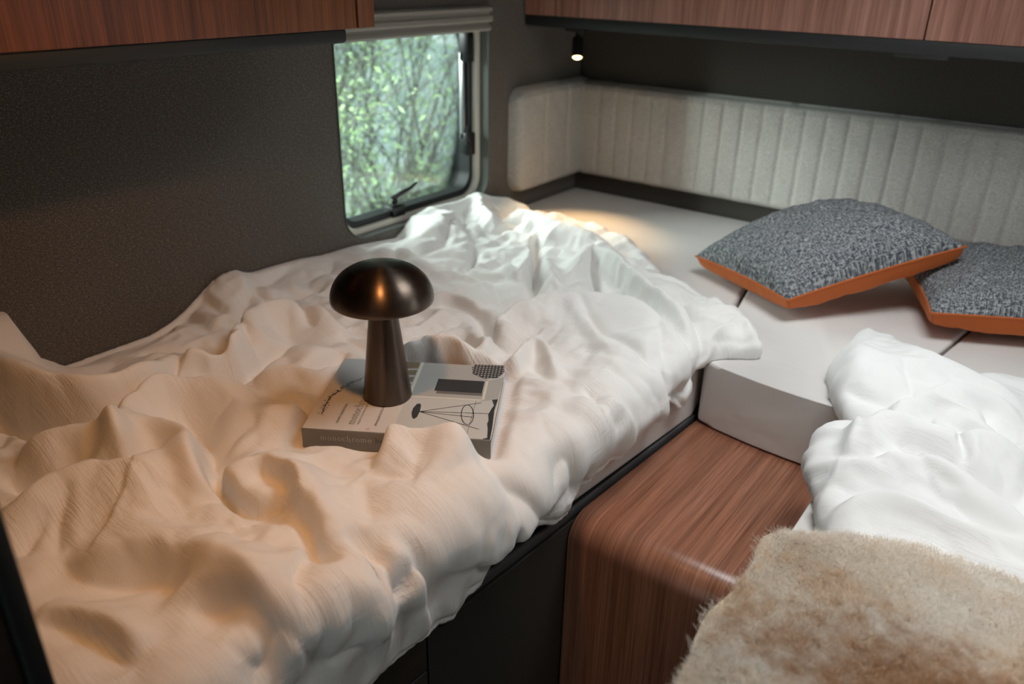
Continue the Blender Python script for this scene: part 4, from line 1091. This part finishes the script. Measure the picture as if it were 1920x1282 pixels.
# wool: real strands grown from the skin
mt, t, N, L, b = nt('wool')
g_ = N.new('ShaderNodeNewGeometry').outputs['Position']
p1 = noise(N, L, g_, 7.0, 3, 0.55, dist=0.3)
p2 = noise(N, L, g_, 60.0, 2, 0.5)
mm = math_(N, L, 'ADD', p1, math_(N, L, 'MULTIPLY', math_(N, L, 'SUBTRACT', p2, 0.5), 0.25))
colr = ramp(N, L, mm, [(0.33, (0.74, 0.54, 0.37)), (0.42, (0.90, 0.75, 0.60)), (0.50, (0.95, 0.86, 0.75)), (0.70, (0.97, 0.93, 0.87))])
# a browner patch of the hide, low on the near side
sub = N.new('ShaderNodeVectorMath'); sub.operation = 'SUBTRACT'; L.new(g_, sub.inputs[0]); sub.inputs[1].default_value = (1.40, -1.545, 0.08)
mpp = N.new('ShaderNodeMapping'); mpp.inputs['Rotation'].default_value = (0, 0, math.radians(-28)); mpp.inputs['Scale'].default_value = (4.2, 11.0, 3.0); L.new(sub.outputs[0], mpp.inputs[0])
ln_ = N.new('ShaderNodeVectorMath'); ln_.operation = 'LENGTH'; L.new(mpp.outputs[0], ln_.inputs[0])
dd_ = math_(N, L, 'ADD', ln_.outputs['Value'], math_(N, L, 'MULTIPLY', math_(N, L, 'SUBTRACT', p2, 0.5), 1.4))
pk = ramp(N, L, dd_, [(0.30, (0.85, 0.85, 0.85)), (1.05, (0, 0, 0))])
mxc = N.new('ShaderNodeMix'); mxc.data_type = 'RGBA'
L.new(pk, mxc.inputs[0]); L.new(colr, mxc.inputs[6]); mxc.inputs[7].default_value = (0.56, 0.31, 0.13, 1)
L.new(mxc.outputs[2], b.inputs['Base Color'])
b.inputs['Roughness'].default_value = 0.8
b.inputs['Specular IOR Level'].default_value = 0.15
b.inputs['Sheen Weight'].default_value = 0.2
M['wool'] = mt

def grow_wool():
    rng = np.random.RandomState(5)
    s, t_, co = FLC
    # candidate roots by domain sampling, looked up by nearest grid values
    NS = 150000
    x0, y0 = s.min(), t_.min()
    S0 = x0 + rng.rand(NS * 3) * (1.62 - x0); T0 = -1.80 + rng.rand(NS * 3) * (-1.28 + 1.80)
    ins = inside(S0, T0, fe_out)
    S0, T0 = S0[ins][:NS], T0[ins][:NS]
    h, _, _ = fleece_height(S0, T0, np.zeros(len(S0), bool))
    P, Nn = fleece_base(S0, T0)
    root = P + Nn * (h - 0.002)[:, None]
    D, _, _, enx, eny, _, _ = polydist(S0, T0, fe_edge)
    # lock centres pull the tips together
    cell = 0.011
    jx = perlin(S0 * 40, T0 * 40, 50); jy = perlin(S0 * 40, T0 * 40, 51)
    cx = (np.round(S0 / cell + jx)) * cell; cy = (np.round(T0 / cell + jy)) * cell
    gx = perlin(S0 * 14, T0 * 14, 52) * 0.9; gy = perlin(S0 * 14, T0 * 14, 53) * 0.9
    e = np.exp(-D / 0.03)
    # lean outwards at the rim (edge normal points to the outside on the left of travel)
    dirv = Nn + np.stack([gx, gy, 0 * gx], 1) * 0.7
    out = np.stack([-enx, -eny, 0 * enx], 1)
    dirv = dirv + out * (e * 0.0)[:, None]
    dirv += rng.randn(len(S0), 3) * 0.34
    dirv /= np.linalg.norm(dirv, axis=1)[:, None]
    ln = 0.009 + 0.006 * rng.rand(len(S0))
    pull = np.stack([cx - S0, cy - T0, 0 * S0], 1)
    K = 5
    pts = np.zeros((len(S0), K, 3), np.float32)
    ph = rng.rand(len(S0)) * 6.28
    tang = np.cross(Nn, rng.randn(len(S0), 3)); tang /= np.linalg.norm(tang, axis=1)[:, None] + 1e-9
    for k in range(K):
        f = k / (K - 1)
        pts[:, k] = root + dirv * (ln * f)[:, None] + pull * (0.65 * f * f) + tang * (0.0026 * np.sin(ph + f * 8) * f)[:, None]
    return pts
W_ = grow_wool()
hc = bpy.data.hair_curves.new('fleece')
hc.add_curves([W_.shape[1]] * W_.shape[0])
hc.attributes['position'].data.foreach_set('vector', W_.reshape(-1))
ra = hc.attributes.get('radius') or hc.attributes.new('radius', 'FLOAT', 'POINT')
rr = np.tile(np.array([0.00022, 0.00022, 0.00020, 0.00015, 0.00006], np.float32), W_.shape[0])
ra.data.foreach_set('value', rr)
hc.materials.append(M['wool'])
ho = bpy.data.objects.new('fleece', hc)
COL.objects.link(ho)
ho.parent = fleece
ho['kind'] = 'stuff'

# ------------------------------------------------------------------ pillows
mt, t, N, L, b = nt('tweed')
c = coord(N, 'UV')
a = noise(N, L, c, 1.0, 1.5, 0.5, stretch=(130, 520, 1), dist=0.3)
d = noise(N, L, c, 1.0, 1.5, 0.5, stretch=(480, 120, 1), dist=0.3)
mx = math_(N, L, 'MAXIMUM', a, math_(N, L, 'MULTIPLY', d, 1.0))
fine_ = noise(N, L, c, 900, 1)
v = math_(N, L, 'ADD', mx, math_(N, L, 'MULTIPLY', math_(N, L, 'SUBTRACT', fine_, 0.5), 0.2))
L.new(ramp(N, L, v, [(0.46, (0.055, 0.062, 0.075)), (0.54, (0.14, 0.15, 0.165)), (0.60, (0.31, 0.325, 0.335)), (0.72, (0.42, 0.43, 0.43))]), b.inputs['Base Color'])
b.inputs['Roughness'].default_value = 0.9
b.inputs['Specular IOR Level'].default_value = 0.15
bump(N, L, b, v, 0.7, 0.0015)
M['tweed'] = mt
mt, t, N, L, b = nt('orange_linen')
c = coord(N, 'UV')
b.inputs['Base Color'].default_value = (0.50, 0.105, 0.014, 1)
b.inputs['Roughness'].default_value = 0.75
b.inputs['Sheen Weight'].default_value = 0.3
b.inputs['Sheen Tint'].default_value = (1, 0.5, 0.2, 1)
bump(N, L, b, noise(N, L, c, 1.0, 2, 0.6, stretch=(60, 60, 1)), 0.35, 0.003)
M['orange'] = mt

def pillow(name, Lc, Fc, Rc, thick_top, thick_bot, label, seed):
    """square scatter cushion given by three seam corners; tweed top face, orange underside"""
    Lc, Fc, Rc = (np.array(v_, float) for v_ in (Lc, Fc, Rc))
    Bc = Lc + Rc - Fc
    ce = (Lc + Rc) / 2
    eu = Rc - Fc; ev = Lc - Fc
    nrm = np.cross(eu, ev); nrm /= np.linalg.norm(nrm)
    n = 72
    u = np.linspace(0, 1, n + 1)
    Uu, Vv = np.meshgrid(u, u, indexing='ij')
    # corners reach out, edges pinch in
    au, av = 2 * Uu - 1, 2 * Vv - 1
    pin = 0.050
    pu = au * (1 - pin * (1 - av ** 2)); pv = av * (1 - pin * (1 - au ** 2))
    rip = 0.010 * perlin(Uu * 7 + seed, Vv * 7, seed) + 0.005 * perlin(Uu * 17, Vv * 17 + seed, seed + 1)
    prof_ = (np.clip(1 - np.abs(au) ** 2.3, 0, 1) * np.clip(1 - np.abs(av) ** 2.3, 0, 1)) ** 0.48
    # radial corner gathers
    ph = np.arctan2(av, au)
    dC = np.hypot(1 - np.abs(au), 1 - np.abs(av))
    gath = 0.004 * np.sin(np.arctan2(1 - np.abs(av), 1 - np.abs(au) + 1e-6) * 14 + seed) * np.exp(-dC / 0.35) * prof_
    mid = ce[None, None] + eu[None, None] * (pu / 2)[..., None] + ev[None, None] * (pv / 2)[..., None]
    edge_wave = 0.004 * np.sin(Uu * 31 + seed) * (np.abs(av) > 0.999) + 0.004 * np.sin(Vv * 27 + seed) * (np.abs(au) > 0.999)
    root = bpy.data.objects.new(name, None)
    COL.objects.link(root)
    root.location = tuple(ce)
    tag(root, label, 'cushion', 'tweed cushions on the rear mattress')
    for nm, sg, th, mat_ in (('tweed_top', 1, thick_top, M['tweed']), ('orange_underside', -1, thick_bot, M['orange'])):
        hgt = (prof_ if sg > 0 else prof_ ** 0.40) * (th + rip * (1.3 if sg > 0 else 0.5)) + gath * (1 if sg > 0 else 0.4)
        Pp = mid + nrm[None, None] * (sg * hgt)[..., None]
        bm = bmesh.new()
        uvl = bm.loops.layers.uv.new('UVMap')
        lu = np.linalg.norm(eu); lv = np.linalg.norm(ev)
        vs = [[bm.verts.new(Pp[i, j] - ce) for j in range(n + 1)] for i in range(n + 1)]
        for i in range(n):
            for j in range(n):
                q = ((i, j), (i + 1, j), (i + 1, j + 1), (i, j + 1))
                f = bm.faces.new([vs[a_][b_] for a_, b_ in q])
                f.smooth = True
                for lp, (a_, b_) in zip(f.loops, q):
                    lp[uvl].uv = (a_ / n * lu, b_ / n * lv)
        bm_obj(nm, bm, mat_, root, smooth=True)
    # piped seam round the rim
    ring = [mid[i, 0] for i in range(n)] + [mid[n, j] for j in range(n)] + [mid[i, n] for i in range(n, 0, -1)] + [mid[0, j] for j in range(n, 0, -1)]
    bm = bmesh.new()
    tube(bm, [p - ce for p in ring] + [ring[0] - ce], 0.0022, 6)
    bm_obj('seam', bm, M['orange'], root, smooth=True)
    return root
pillow('cushion', (0.655, -0.50, 0.045), (0.926, -0.655, 0.055), (1.181, -0.394, 0.156), 0.094, 0.058,
       'grey tweed cushion with orange underside, resting partly on the other cushion', 3)
pillow('cushion', (1.022, -0.227, 0.066), (1.170, -0.555, 0.061), (1.540, -0.384, 0.066), 0.068, 0.056,
       'grey tweed cushion with orange underside at the right edge, lying underneath', 8)

# ------------------------------------------------------------------ book
bz = 0.0655
BT = 0.030
book = empty('book', 'thick hardback interiors book with grey spine lying under the lamp on the duvet', 'book', (BOOK_A[0], BOOK_A[1], bz - BT), BOOK['ang'])
def pm(name, c_, r=0.5):
    return plain(name, c_, r)
mc = [pm('cover_white', (0.66, 0.63, 0.60), 0.35), pm('print_grey_light', (0.42, 0.42, 0.40)), pm('print_cream', (0.70, 0.68, 0.58)), pm('print_charcoal', (0.035, 0.036, 0.038)),
      pm('print_black', (0.010, 0.010, 0.011)), pm('print_khaki', (0.20, 0.16, 0.10)), pm('print_text_grey', (0.16, 0.15, 0.14)), pm('print_text_pale', (0.42, 0.36, 0.33)), pm('print_wall', (0.55, 0.56, 0.54)), pm('print_knit', (0.46, 0.44, 0.41)), pm('print_pink', (0.62, 0.44, 0.40))]
bm = bmesh.new()
box(bm, 0, BW, 0, BD, BT - 0.0028, BT, 0.0008, 2, 0)
lay = [BT + 0.00012]
def flatpoly(pts, mi, dz=0.0):
    z = BT + 0.00012 + dz
    vs = [bm.verts.new((p[0], p[1], z)) for p in pts]
    try:
        f = bm.faces.new(vs)
        f.material_index = mi
        f.normal_update()
        if f.normal.z < 0:
            f.normal_flip()
        if len(pts) > 4:
            bmesh.ops.triangulate(bm, faces=[f])
    except ValueError:
        pass
def strip(a, b_, wd, mi, dz):
    a = Vector(a); b_ = Vector(b_)
    d = (b_ - a).normalized(); n = Vector((-d.y, d.x)) * wd / 2
    flatpoly([a - n, b_ - n, b_ + n, a + n], mi, dz)
fx0 = min(p[0] for p in BOOK['frame'][:2])
split = BOOK['frame'][1][0]
yy0 = BOOK['frame'][1][1]
# photographic part of the cover: wall right of the picture frame
flatpoly([(split - 0.004, 0.001), (BW - 0.001, 0.001), (BW - 0.001, BD - 0.001), (split - 0.004, BD - 0.001)], 8, 0.0)
fr0 = BOOK['frame']
FX0, FX1 = fr0[1][0], fr0[2][0]
FY0 = (fr0[1][1] + fr0[2][1]) / 2
flatpoly([(FX0, FY0), (FX1, FY0), (FX1, BD - 0.001), (FX0, BD - 0.001)], 1, 0.00008)
strip((FX0, FY0), (FX0, BD - 0.001), 0.004, 2, 0.00022)
strip((FX0, FY0), (FX1, FY0), 0.004, 2, 0.00022)
strip((FX1, FY0), (FX1, fr0[3][1]), 0.0035, 2, 0.00022)
art = BOOK['art']
AX0 = (art[0][0] + art[3][0]) / 2; AX1 = (art[1][0] + art[2][0]) / 2
AY0 = (art[2][1] + art[3][1]) / 2; AY1 = (art[0][1] + art[1][1]) / 2
flatpoly([(AX0 + 0.004, AY0 - 0.008), (AX1 + 0.001, AY0 - 0.008), (AX1 + 0.001, AY0), (AX0 + 0.004, AY0)], 6, 0.00015)
flatpoly([(AX0, AY0), (AX1, AY0), (AX1, AY1), (AX0, AY1)], 3, 0.0002)
# towel ladder strip
flatpoly([(FX0 - 0.030, FY0 + 0.004), (FX0 - 0.004, FY0 + 0.004), (FX0 - 0.004, BD - 0.001), (FX0 - 0.030, BD - 0.001)], 5, 0.00010)
for k in range(4):
    y = FY0 + 0.014 + k * (BD - FY0 - 0.02) / 4
    strip((FX0 - 0.030, y), (FX0 - 0.004, y + 0.004), 0.006, 9, 0.00018)
flatpoly(BOOK['grey'], 1, 0.00005)
# knitted basket: rows of little stitches
bk_ = BOOK['basket']
flatpoly(bk_, 3, 0.00016)
bx0 = min(p[0] for p in bk_); bx1 = max(p[0] for p in bk_); by0 = min(p[1] for p in bk_); by1 = max(p[1] for p in bk_)
for r_ in range(7):
    for q in range(10):
        x = bx0 + (q + 0.5) * (bx1 - bx0) / 10; y = by0 + (r_ + 0.5) * (by1 - by0) / 7
        if inside(np.array([x]), np.array([y]), bk_)[0]:
            a = 0.9 if (q % 2) else -0.9
            strip((x - 0.0018 * math.cos(a), y - 0.0022 * math.sin(a)), (x + 0.0018 * math.cos(a), y + 0.0022 * math.sin(a)), 0.0022, 9, 0.00026)
flatpoly(BOOK['seat'], 3, 0.0002)
for a, b_ in BOOK['legs']:
    strip(a, b_, 0.0011, 4, 0.00024)
rg = BOOK['ring']
for i in range(len(rg)):
    strip(rg[i], rg[(i + 1) % len(rg)], 0.0012, 4, 0.0003)
flatpoly([(min(max(p[0], 0.001), BW - 0.0005), max(p[1], 0.0008)) for p in BOOK['dark']], 3, 0.0002)
strip(*BOOK['floorline'], 0.0007, 6, 0.00015)
# twig with small leaves
tg = smooth_line(BOOK['twig'], 4)
for a, b_ in zip(tg, tg[1:]):
    strip(a, b_, 0.0010, 4, 0.00015)
rnd = random.Random(2)
for i in range(3, len(tg)):
    for q in range(3):
        a = rnd.uniform(0, 6.28); r_ = rnd.uniform(0.001, 0.0055)
        x = tg[i][0] + r_ * math.cos(a); y = tg[i][1] + r_ * math.sin(a)
        if x > 0.001:
            strip((x, y), (x + rnd.uniform(-.001, .001), y + 0.0016), 0.0014, 4, 0.0002)
            if q == 0:
                strip(tg[i], (x, y), 0.0005, 4, 0.00018)
flatpoly([(BOOK['badge'][0] + 0.003 * math.cos(a * PI / 5), BOOK['badge'][1] + 0.003 * math.sin(a * PI / 5)) for a in range(10)], 10, 0.0002)
cover = bm_obj('cover', bm, mc, book)
bm = bmesh.new()
box(bm, 0.001, BW, 0, BD, 0, 0.0028, 0.0008)
bm_obj('back_cover', bm, mc[0], book, auto=0.7)
bm = bmesh.new()
box(bm, -0.0002, BW + 0.0002, -0.0010, 0.0024, 0.0, BT, 0.0009)
bm_obj('spine', bm, plain('spine_grey', (0.20, 0.19, 0.17), 0.45), book, auto=0.7)
bm = bmesh.new()
box(bm, 0.004, BW - 0.003, 0.002, BD - 0.004, 0.0028, BT - 0.0028)
mt, t, N, L, b = nt('page_edges')
L.new(ramp(N, L, noise(N, L, coord(N), 1.0, 2, stretch=(3, 3, 900)), [(0.35, (0.16, 0.06, 0.035)), (0.65, (0.34, 0.17, 0.11))]), b.inputs['Base Color'])
bm_obj('pages', bm, mt, book)

# serif lettering drawn stroke by stroke
def arc(cx, cy, rx, ry, a0, a1, n=14):
    return [(cx + rx * math.cos(math.radians(a0 + (a1 - a0) * k / n)), cy + ry * math.sin(math.radians(a0 + (a1 - a0) * k / n))) for k in range(n + 1)]
def pen(line, thick, thin):
    """a stroke that swells where it runs vertically"""
    out = []
    for p, q in zip(line, line[1:]):
        d = Vector((q[0] - p[0], q[1] - p[1]))
        if d.length < 1e-6:
            continue
        d.normalize()
        wd = thin + (thick - thin) * abs(d.y)
        out.append((p, q, wd))
    return out
T_, t0 = 0.17, 0.05
def serif(x, y, w=0.30):
    return [((x - w / 2, y), (x + w / 2, y), 0.05)]
def stem(x, y0, y1, s0=True, s1=True):
    o_ = [((x, y0), (x, y1), T_ * 0.85)]
    if s0: o_ += serif(x, y0)
    if s1: o_ += [((x - 0.16, y1 - 0.03), (x, y1), 0.06)]
    return o_
GL = {
 'm': (1.75, stem(.22, 0, 1) + pen([(.22, .72)] + arc(.52, .66, .28, .32, 150, 0) + [(.80, 0)], T_ * .85, t0) + serif(.80, 0) + pen([(.80, .72)] + arc(1.10, .66, .28, .32, 150, 0) + [(1.38, 0)], T_ * .85, t0) + serif(1.38, 0)),
 'n': (1.18, stem(.22, 0, 1) + pen([(.22, .72)] + arc(.52, .66, .28, .32, 150, 0) + [(.80, 0)], T_ * .85, t0) + serif(.80, 0)),
 'h': (1.18, stem(.22, 0, 1.6) + pen([(.22, .72)] + arc(.52, .66, .28, .32, 150, 0) + [(.80, 0)], T_ * .85, t0) + serif(.80, 0)),
 'o': (1.12, pen(arc(.50, .5, .40, .47, 0, 360, 24), T_, t0)),
 'c': (0.98, pen(arc(.50, .5, .40, .47, 45, 320, 20), T_, t0) + [((.72, .80), (.80, .78), .12)]),
 'e': (1.02, pen(arc(.50, .5, .38, .47, 0, 320, 22), T_, t0) + [((.12, .52), (.88, .52), .05)]),
 'r': (0.80, stem(.22, 0, 1) + pen([(.22, .70), (.38, .92), (.58, .98)], T_ * .7, t0) + [((.58, .95), (.66, .90), .13)]),
 ' ': (0.60, []),
}
def lettering(name, text, origin, right_, up_, normal, xh, mat, parent, mats_by=None, track=0.0):
    bm = bmesh.new()
    o_ = Vector(origin); R_ = Vector(right_); U_ = Vector(up_); N_ = Vector(normal)
    x = 0.0
    for ci, ch in enumerate(text):
        adv, st_ = GL[ch]
        for k, (p, q, wd) in enumerate(st_):
            P = Vector((p[0] + x, p[1])); Q = Vector((q[0] + x, q[1]))
            d = (Q - P)
            if d.length < 1e-6:
                continue
            d.normalize()
            n = Vector((-d.y, d.x)) * wd / 2
            vs = []
            for c_ in (P - n, Q - n, Q + n, P + n):
                vs.append(bm.verts.new(o_ + R_ * c_.x * xh + U_ * c_.y * xh + N_ * (0.00001 * (k % 5))))
            f = bm.faces.new(vs)
            if mats_by:
                f.material_index = mats_by(ci)
        x += adv + track
    me = bpy.data.meshes.new(name)
    bm.to_mesh(me); bm.free()
    return link(name, me, mat, parent), x * xh
sp_len = sum(GL[c_][0] + 0.12 for c_ in 'monochrome home')
xh_s = 0.0056
lettering('spine_title', 'monochrome home', (0.026, -0.0012, 0.0140), (1, 0, 0), (0, 0, 1), (0, -1, 0), xh_s, [plain('spine_pale', (0.55, 0.52, 0.46), 0.5), plain('spine_dark', (0.05, 0.05, 0.045), 0.5)], book, lambda i: 0 if i < 10 else 1, 0.12)
tp = BOOK['title'][0]
lettering('cover_title', 'monochrome home', (tp[0] + 0.004, tp[1], BT + 0.0004), (0, 1, 0), (-1, 0, 0), (0, 0, 1), 0.0078, [mc[6]], book, None, 0.02)
def small_text(name, origin, text, size, mat):
    cu = bpy.data.curves.new(name, 'FONT')
    cu.body = text
    cu.size = size
    tmp = bpy.data.objects.new(name, cu)
    COL.objects.link(tmp)
    dg = bpy.context.evaluated_depsgraph_get()
    me = bpy.data.meshes.new_from_object(tmp.evaluated_get(dg))
    bpy.data.objects.remove(tmp)
    o = link(name, me, None, book, (origin[0], origin[1], BT + 0.0004), (0, 0, PI / 2))
    me.materials.clear(); me.materials.append(mat)
    return o
small_text('subtitle', BOOK['sub'][0], 'elegant interiors in black & white', 0.0062, mc[7])
small_text('author_line', BOOK['auth'][0], 'HILARY ROBERTSON', 0.0058, mc[6])
small_text('photographer_line', BOOK['photog'][0], 'photographs by Pia Ulin', 0.0058, mc[6])
# publisher's diamond on the spine
bm = bmesh.new()
def dia(cx, cz, r, wd):
    ps = [(cx + r, cz), (cx, cz + r), (cx - r, cz), (cx, cz - r)]
    for i in range(4):
        p, q = Vector(ps[i]), Vector(ps[(i + 1) % 4])
        d = (q - p).normalized(); n = Vector((-d.y, d.x)) * wd / 2
        bm.faces.new([bm.verts.new((c_.x, -0.0013, c_.y)) for c_ in (p - n, q - n, q + n, p + n)])
dia(BW - 0.034, 0.0165, 0.0052, 0.0008); dia(BW - 0.034, 0.0165, 0.0022, 0.0009)
bm_obj('publisher_mark', bm, plain('mark_pale', (0.6, 0.58, 0.52), 0.5), book)

# ------------------------------------------------------------------ mushroom lamp
lampx, lampy = 0.5939, -1.4382
lamp = empty('table_lamp', 'dark brushed bronze mushroom shaped table lamp standing on the book', 'lamp', (lampx, lampy, bz + 0.0006))
mt, t, N, L, b = nt('brushed_bronze')
b.inputs['Base Color'].default_value = (0.125, 0.095, 0.078, 1)
b.inputs['Metallic'].default_value = 1.0
b.inputs['Roughness'].default_value = 0.33
b.inputs['Anisotropic'].default_value = 0.80
b.inputs['Anisotropic Rotation'].default_value = 0.25
tn = N.new('ShaderNodeTangent'); tn.direction_type = 'RADIAL'; tn.axis = 'Z'
L.new(tn.outputs[0], b.inputs['Tangent'])
nn = noise(N, L, coord(N), 1.0, 2, stretch=(4, 4, 1400))
L.new(ramp(N, L, nn, [(0.3, (0.27,) * 3), (0.7, (0.38,) * 3)]), b.inputs['Roughness'])
M['bronze'] = mt
bm = bmesh.new()
lathe(bm, [(0, 0), (0.0350, 0), (0.0361, 0.0012), (0.0359, 0.0030), (0.0184, 0.155), (0.0150, 0.190), (0, 0.190)], 96)
bm_obj('base', bm, M['bronze'], lamp, auto=0.9)
pr_o = [(0.0718, 0.1545), (0.0728, 0.1552), (0.0733, 0.1580)]
for k in range(1, 40):
    a_ = PI / 2 * k / 39
    c_, q_ = max(math.cos(a_), 0.0), math.sin(a_)
    pr_o.append((0.0735 * c_ ** 0.80 if k < 39 else 0.0, 0.1580 + 0.0515 * q_ ** 1.0))
pr_i = [(max(r_ - 0.0018, 0) if z > 0.1546 else r_ - 0.0012, z - (0.0018 if z > 0.16 else 0.0)) for r_, z in pr_o][::-1]
pr_i = [(0 if i == 0 else r_, z) for i, (r_, z) in enumerate(pr_i)]
bm = bmesh.new()
lathe(bm, pr_o + [(p[0], p[1]) for p in pr_i], 128, close=False)
bm_obj('shade', bm, M['bronze'], lamp, smooth=True)
bm = bmesh.new()
lathe(bm, [(0.0186, 0.1455), (0.0250, 0.1475), (0.0262, 0.1520), (0.0186, 0.1540)], 48)
bm_obj('light_ring', bm, plain('opal_diffuser', (0.75, 0.70, 0.62), 0.5), lamp, smooth=True)

# ------------------------------------------------------------------ wardrobe edge at the foot of the left bed
pn = empty('wardrobe', 'dark tall wardrobe with a black front edge at the foot of the left bed', 'wardrobe', (0.42, -2.3, FL))
boxo('carcass', (0.004, 0.840, -2.60, -2.046, FL + 0.001, CE - 0.002), plain('dark_walnut_side', (0.022, 0.010, 0.008), 0.5), pn, bev=0.003, loc=(-0.42, 2.3, -FL))
boxo('edge_profile', (0.004, 0.846, -2.046, -2.030, FL + 0.001, CE - 0.002), M['rubber'], pn, bev=0.005, loc=(-0.42, 2.3, -FL))

# warm ceiling spotlight above the left bed
cs = empty('ceiling_spotlight', 'round warm ceiling spotlight above the left bed', 'lamp', (0.84, -1.73, CE))
bm = bmesh.new()
lathe(bm, [(0, 0), (0.034, 0), (0.036, -0.006), (0.036, -0.040), (0.030, -0.044), (0.026, -0.036), (0, -0.036)], 32)
bm_obj('housing', bm, M['latch'], cs, auto=0.7)
bm = bmesh.new()
lathe(bm, [(0, -0.0385), (0.0255, -0.0380)], 32)
bm_obj('lens', bm, plain('warm_spot', (1, 0.9, 0.7), 0.4, emit=(1.0, 0.50, 0.17), es=40.0), cs)
spot('warm_beam', (0.84, -1.73, 1.004), (0.43, -1.66, 0), 15.0, (1.0, 0.44, 0.14), 84, 1.0, 0.032)

# ------------------------------------------------------------------ outside: pale river bank and shrubs
mt, t, N, L, b = nt('pale_bank')
n_ = noise(N, L, coord(N), 1.1, 4, 0.6, dist=0.4)
L.new(ramp(N, L, n_, [(0.3, (0.42, 0.50, 0.47)), (0.5, (0.62, 0.70, 0.68)), (0.7, (0.82, 0.86, 0.85))]), b.inputs['Base Color'])
b.inputs['Roughness'].default_value = 0.7
bm = bmesh.new()
bmesh.ops.create_grid(bm, x_segments=40, y_segments=40, size=14)
for v_ in bm.verts:
    v_.co.z = 0.25 * float(perlin(np.array([v_.co.x * .4]), np.array([v_.co.y * .4]), 3)[0]) + 0.9 * max(0, (-v_.co.x - 3) / 9) ** 1.5
gnd = bm_obj('riverbank_ground', bm, mt, loc=(-14.6, 6, -2.1), smooth=True)
structure(gnd)

def leafmat(name, c0, c1):
    mt, t, N, L, b = nt(name)
    n_ = noise(N, L, coord(N), 5, 2)
    L.new(ramp(N, L, n_, [(0.35, c0), (0.65, c1)]), b.inputs['Base Color'])
    b.inputs['Roughness'].default_value = 0.6
    b.inputs['Transmission Weight'].default_value = 0.0
    tr = N.new('ShaderNodeBsdfTranslucent')
    L.new(ramp(N, L, n_, [(0.35, c0), (0.65, c1)]), tr.inputs[0])
    mxs = N.new('ShaderNodeMixShader')
    mxs.inputs[0].default_value = 0.45
    out = [x for x in N if x.type == 'OUTPUT_MATERIAL'][0]
    L.new(b.outputs[0], mxs.inputs[1]); L.new(tr.outputs[0], mxs.inputs[2]); L.new(mxs.outputs[0], out.inputs[0])
    return mt
M['bark'] = plain('bark', (0.085, 0.08, 0.07), 0.8)

def shrub(name, label, base, hgt, spread, seed, mat, nb=9, leaves=4200, lean=(0, 0), lsz=0.026):
    rnd = random.Random(seed)
    rng = np.random.RandomState(seed)
    root = empty(name, label, 'tree', base)
    bm = bmesh.new()
    tips = []
    def grow(p, d, ln, r, lev):
        pts = [p]; n = 6
        q = p.copy(); dd = d.copy()
        for k in range(n):
            dd = (dd + Vector((rnd.uniform(-.16, .16), rnd.uniform(-.16, .16), rnd.uniform(-.06, .12)))).normalized()
            q = q + dd * ln / n
            pts.append(q.copy())
            if lev >= 1:
                tips.append((q.copy(), lev))
            if lev < 3 and k >= 1:
                for _ in range(2 if lev == 0 else 1):
                    sd = (dd + Vector((rnd.uniform(-1, 1), rnd.uniform(-1, 1), rnd.uniform(-.4, .6))) * 0.85).normalized()
                    grow(q.copy(), sd, ln * rnd.uniform(.38, .58), r * (1 - k / n) * 0.55 + 0.0015, lev + 1)
        tube(bm, pts, [max(0.0012, r * (1 - 0.75 * k / n)) for k in range(n + 1)], 6)
    for k in range(nb):
        a = rnd.uniform(0, 6.28)
        d = Vector((math.cos(a) * spread + lean[0], math.sin(a) * spread + lean[1], 1.0)).normalized()
        grow(Vector((rnd.uniform(-.08, .08), rnd.uniform(-.08, .08), 0)), d, hgt * rnd.uniform(.75, 1.05), rnd.uniform(.016, .030), 0)
    bm_obj('branches', bm, M['bark'], root, smooth=True)
    V = []; Fc = []
    tp_ = [t_[0] for t_ in tips]
    for i in range(leaves):
        c_ = tp_[rnd.randrange(len(tp_))] + Vector(rng.randn(3) * 0.06)
        a = Vector(rng.randn(3)).normalized(); b_ = a.cross(Vector(rng.randn(3))).normalized()
        l_ = lsz * rnd.uniform(.6, 1.5); w_ = l_ * 0.36
        k = len(V)
        V += [c_ - a * l_, c_ + b_ * w_, c_ + a * l_, c_ - b_ * w_]
        Fc.append((k, k + 1, k + 2, k + 3))
    me = bpy.data.meshes.new('foliage')
    me.from_pydata([tuple(v_) for v_ in V], [], Fc)
    fo = link('foliage', me, mat, root)
    fo['kind'] = 'stuff'
    return root
lm1 = leafmat('leaf_soft_green', (0.27, 0.41, 0.19), (0.44, 0.58, 0.32))
lm2 = leafmat('leaf_blue_green', (0.32, 0.44, 0.35), (0.50, 0.60, 0.50))
lm3 = leafmat('leaf_yellowing', (0.50, 0.46, 0.20), (0.62, 0.60, 0.32))
shrub('willow_tree', 'airy green willow right outside the window with thin dark branches', (-1.9, 0.95, -1.95), 2.3, 0.42, 11, lm1, 9, 14000, (-0.1, -0.25), 0.0135)
shrub('willow_tree', 'pale blue-green willow further out behind the nearer one', (-6.4, 4.4, -1.5), 3.2, 0.5, 23, lm2, 8, 15000, (0.0, -0.2), 0.018)
shrub('low_bush', 'low yellowing bush at the foot of the willow outside', (-2.9, 2.6, -2.0), 0.9, 0.6, 37, lm3, 7, 1200, (0, 0), 0.022)
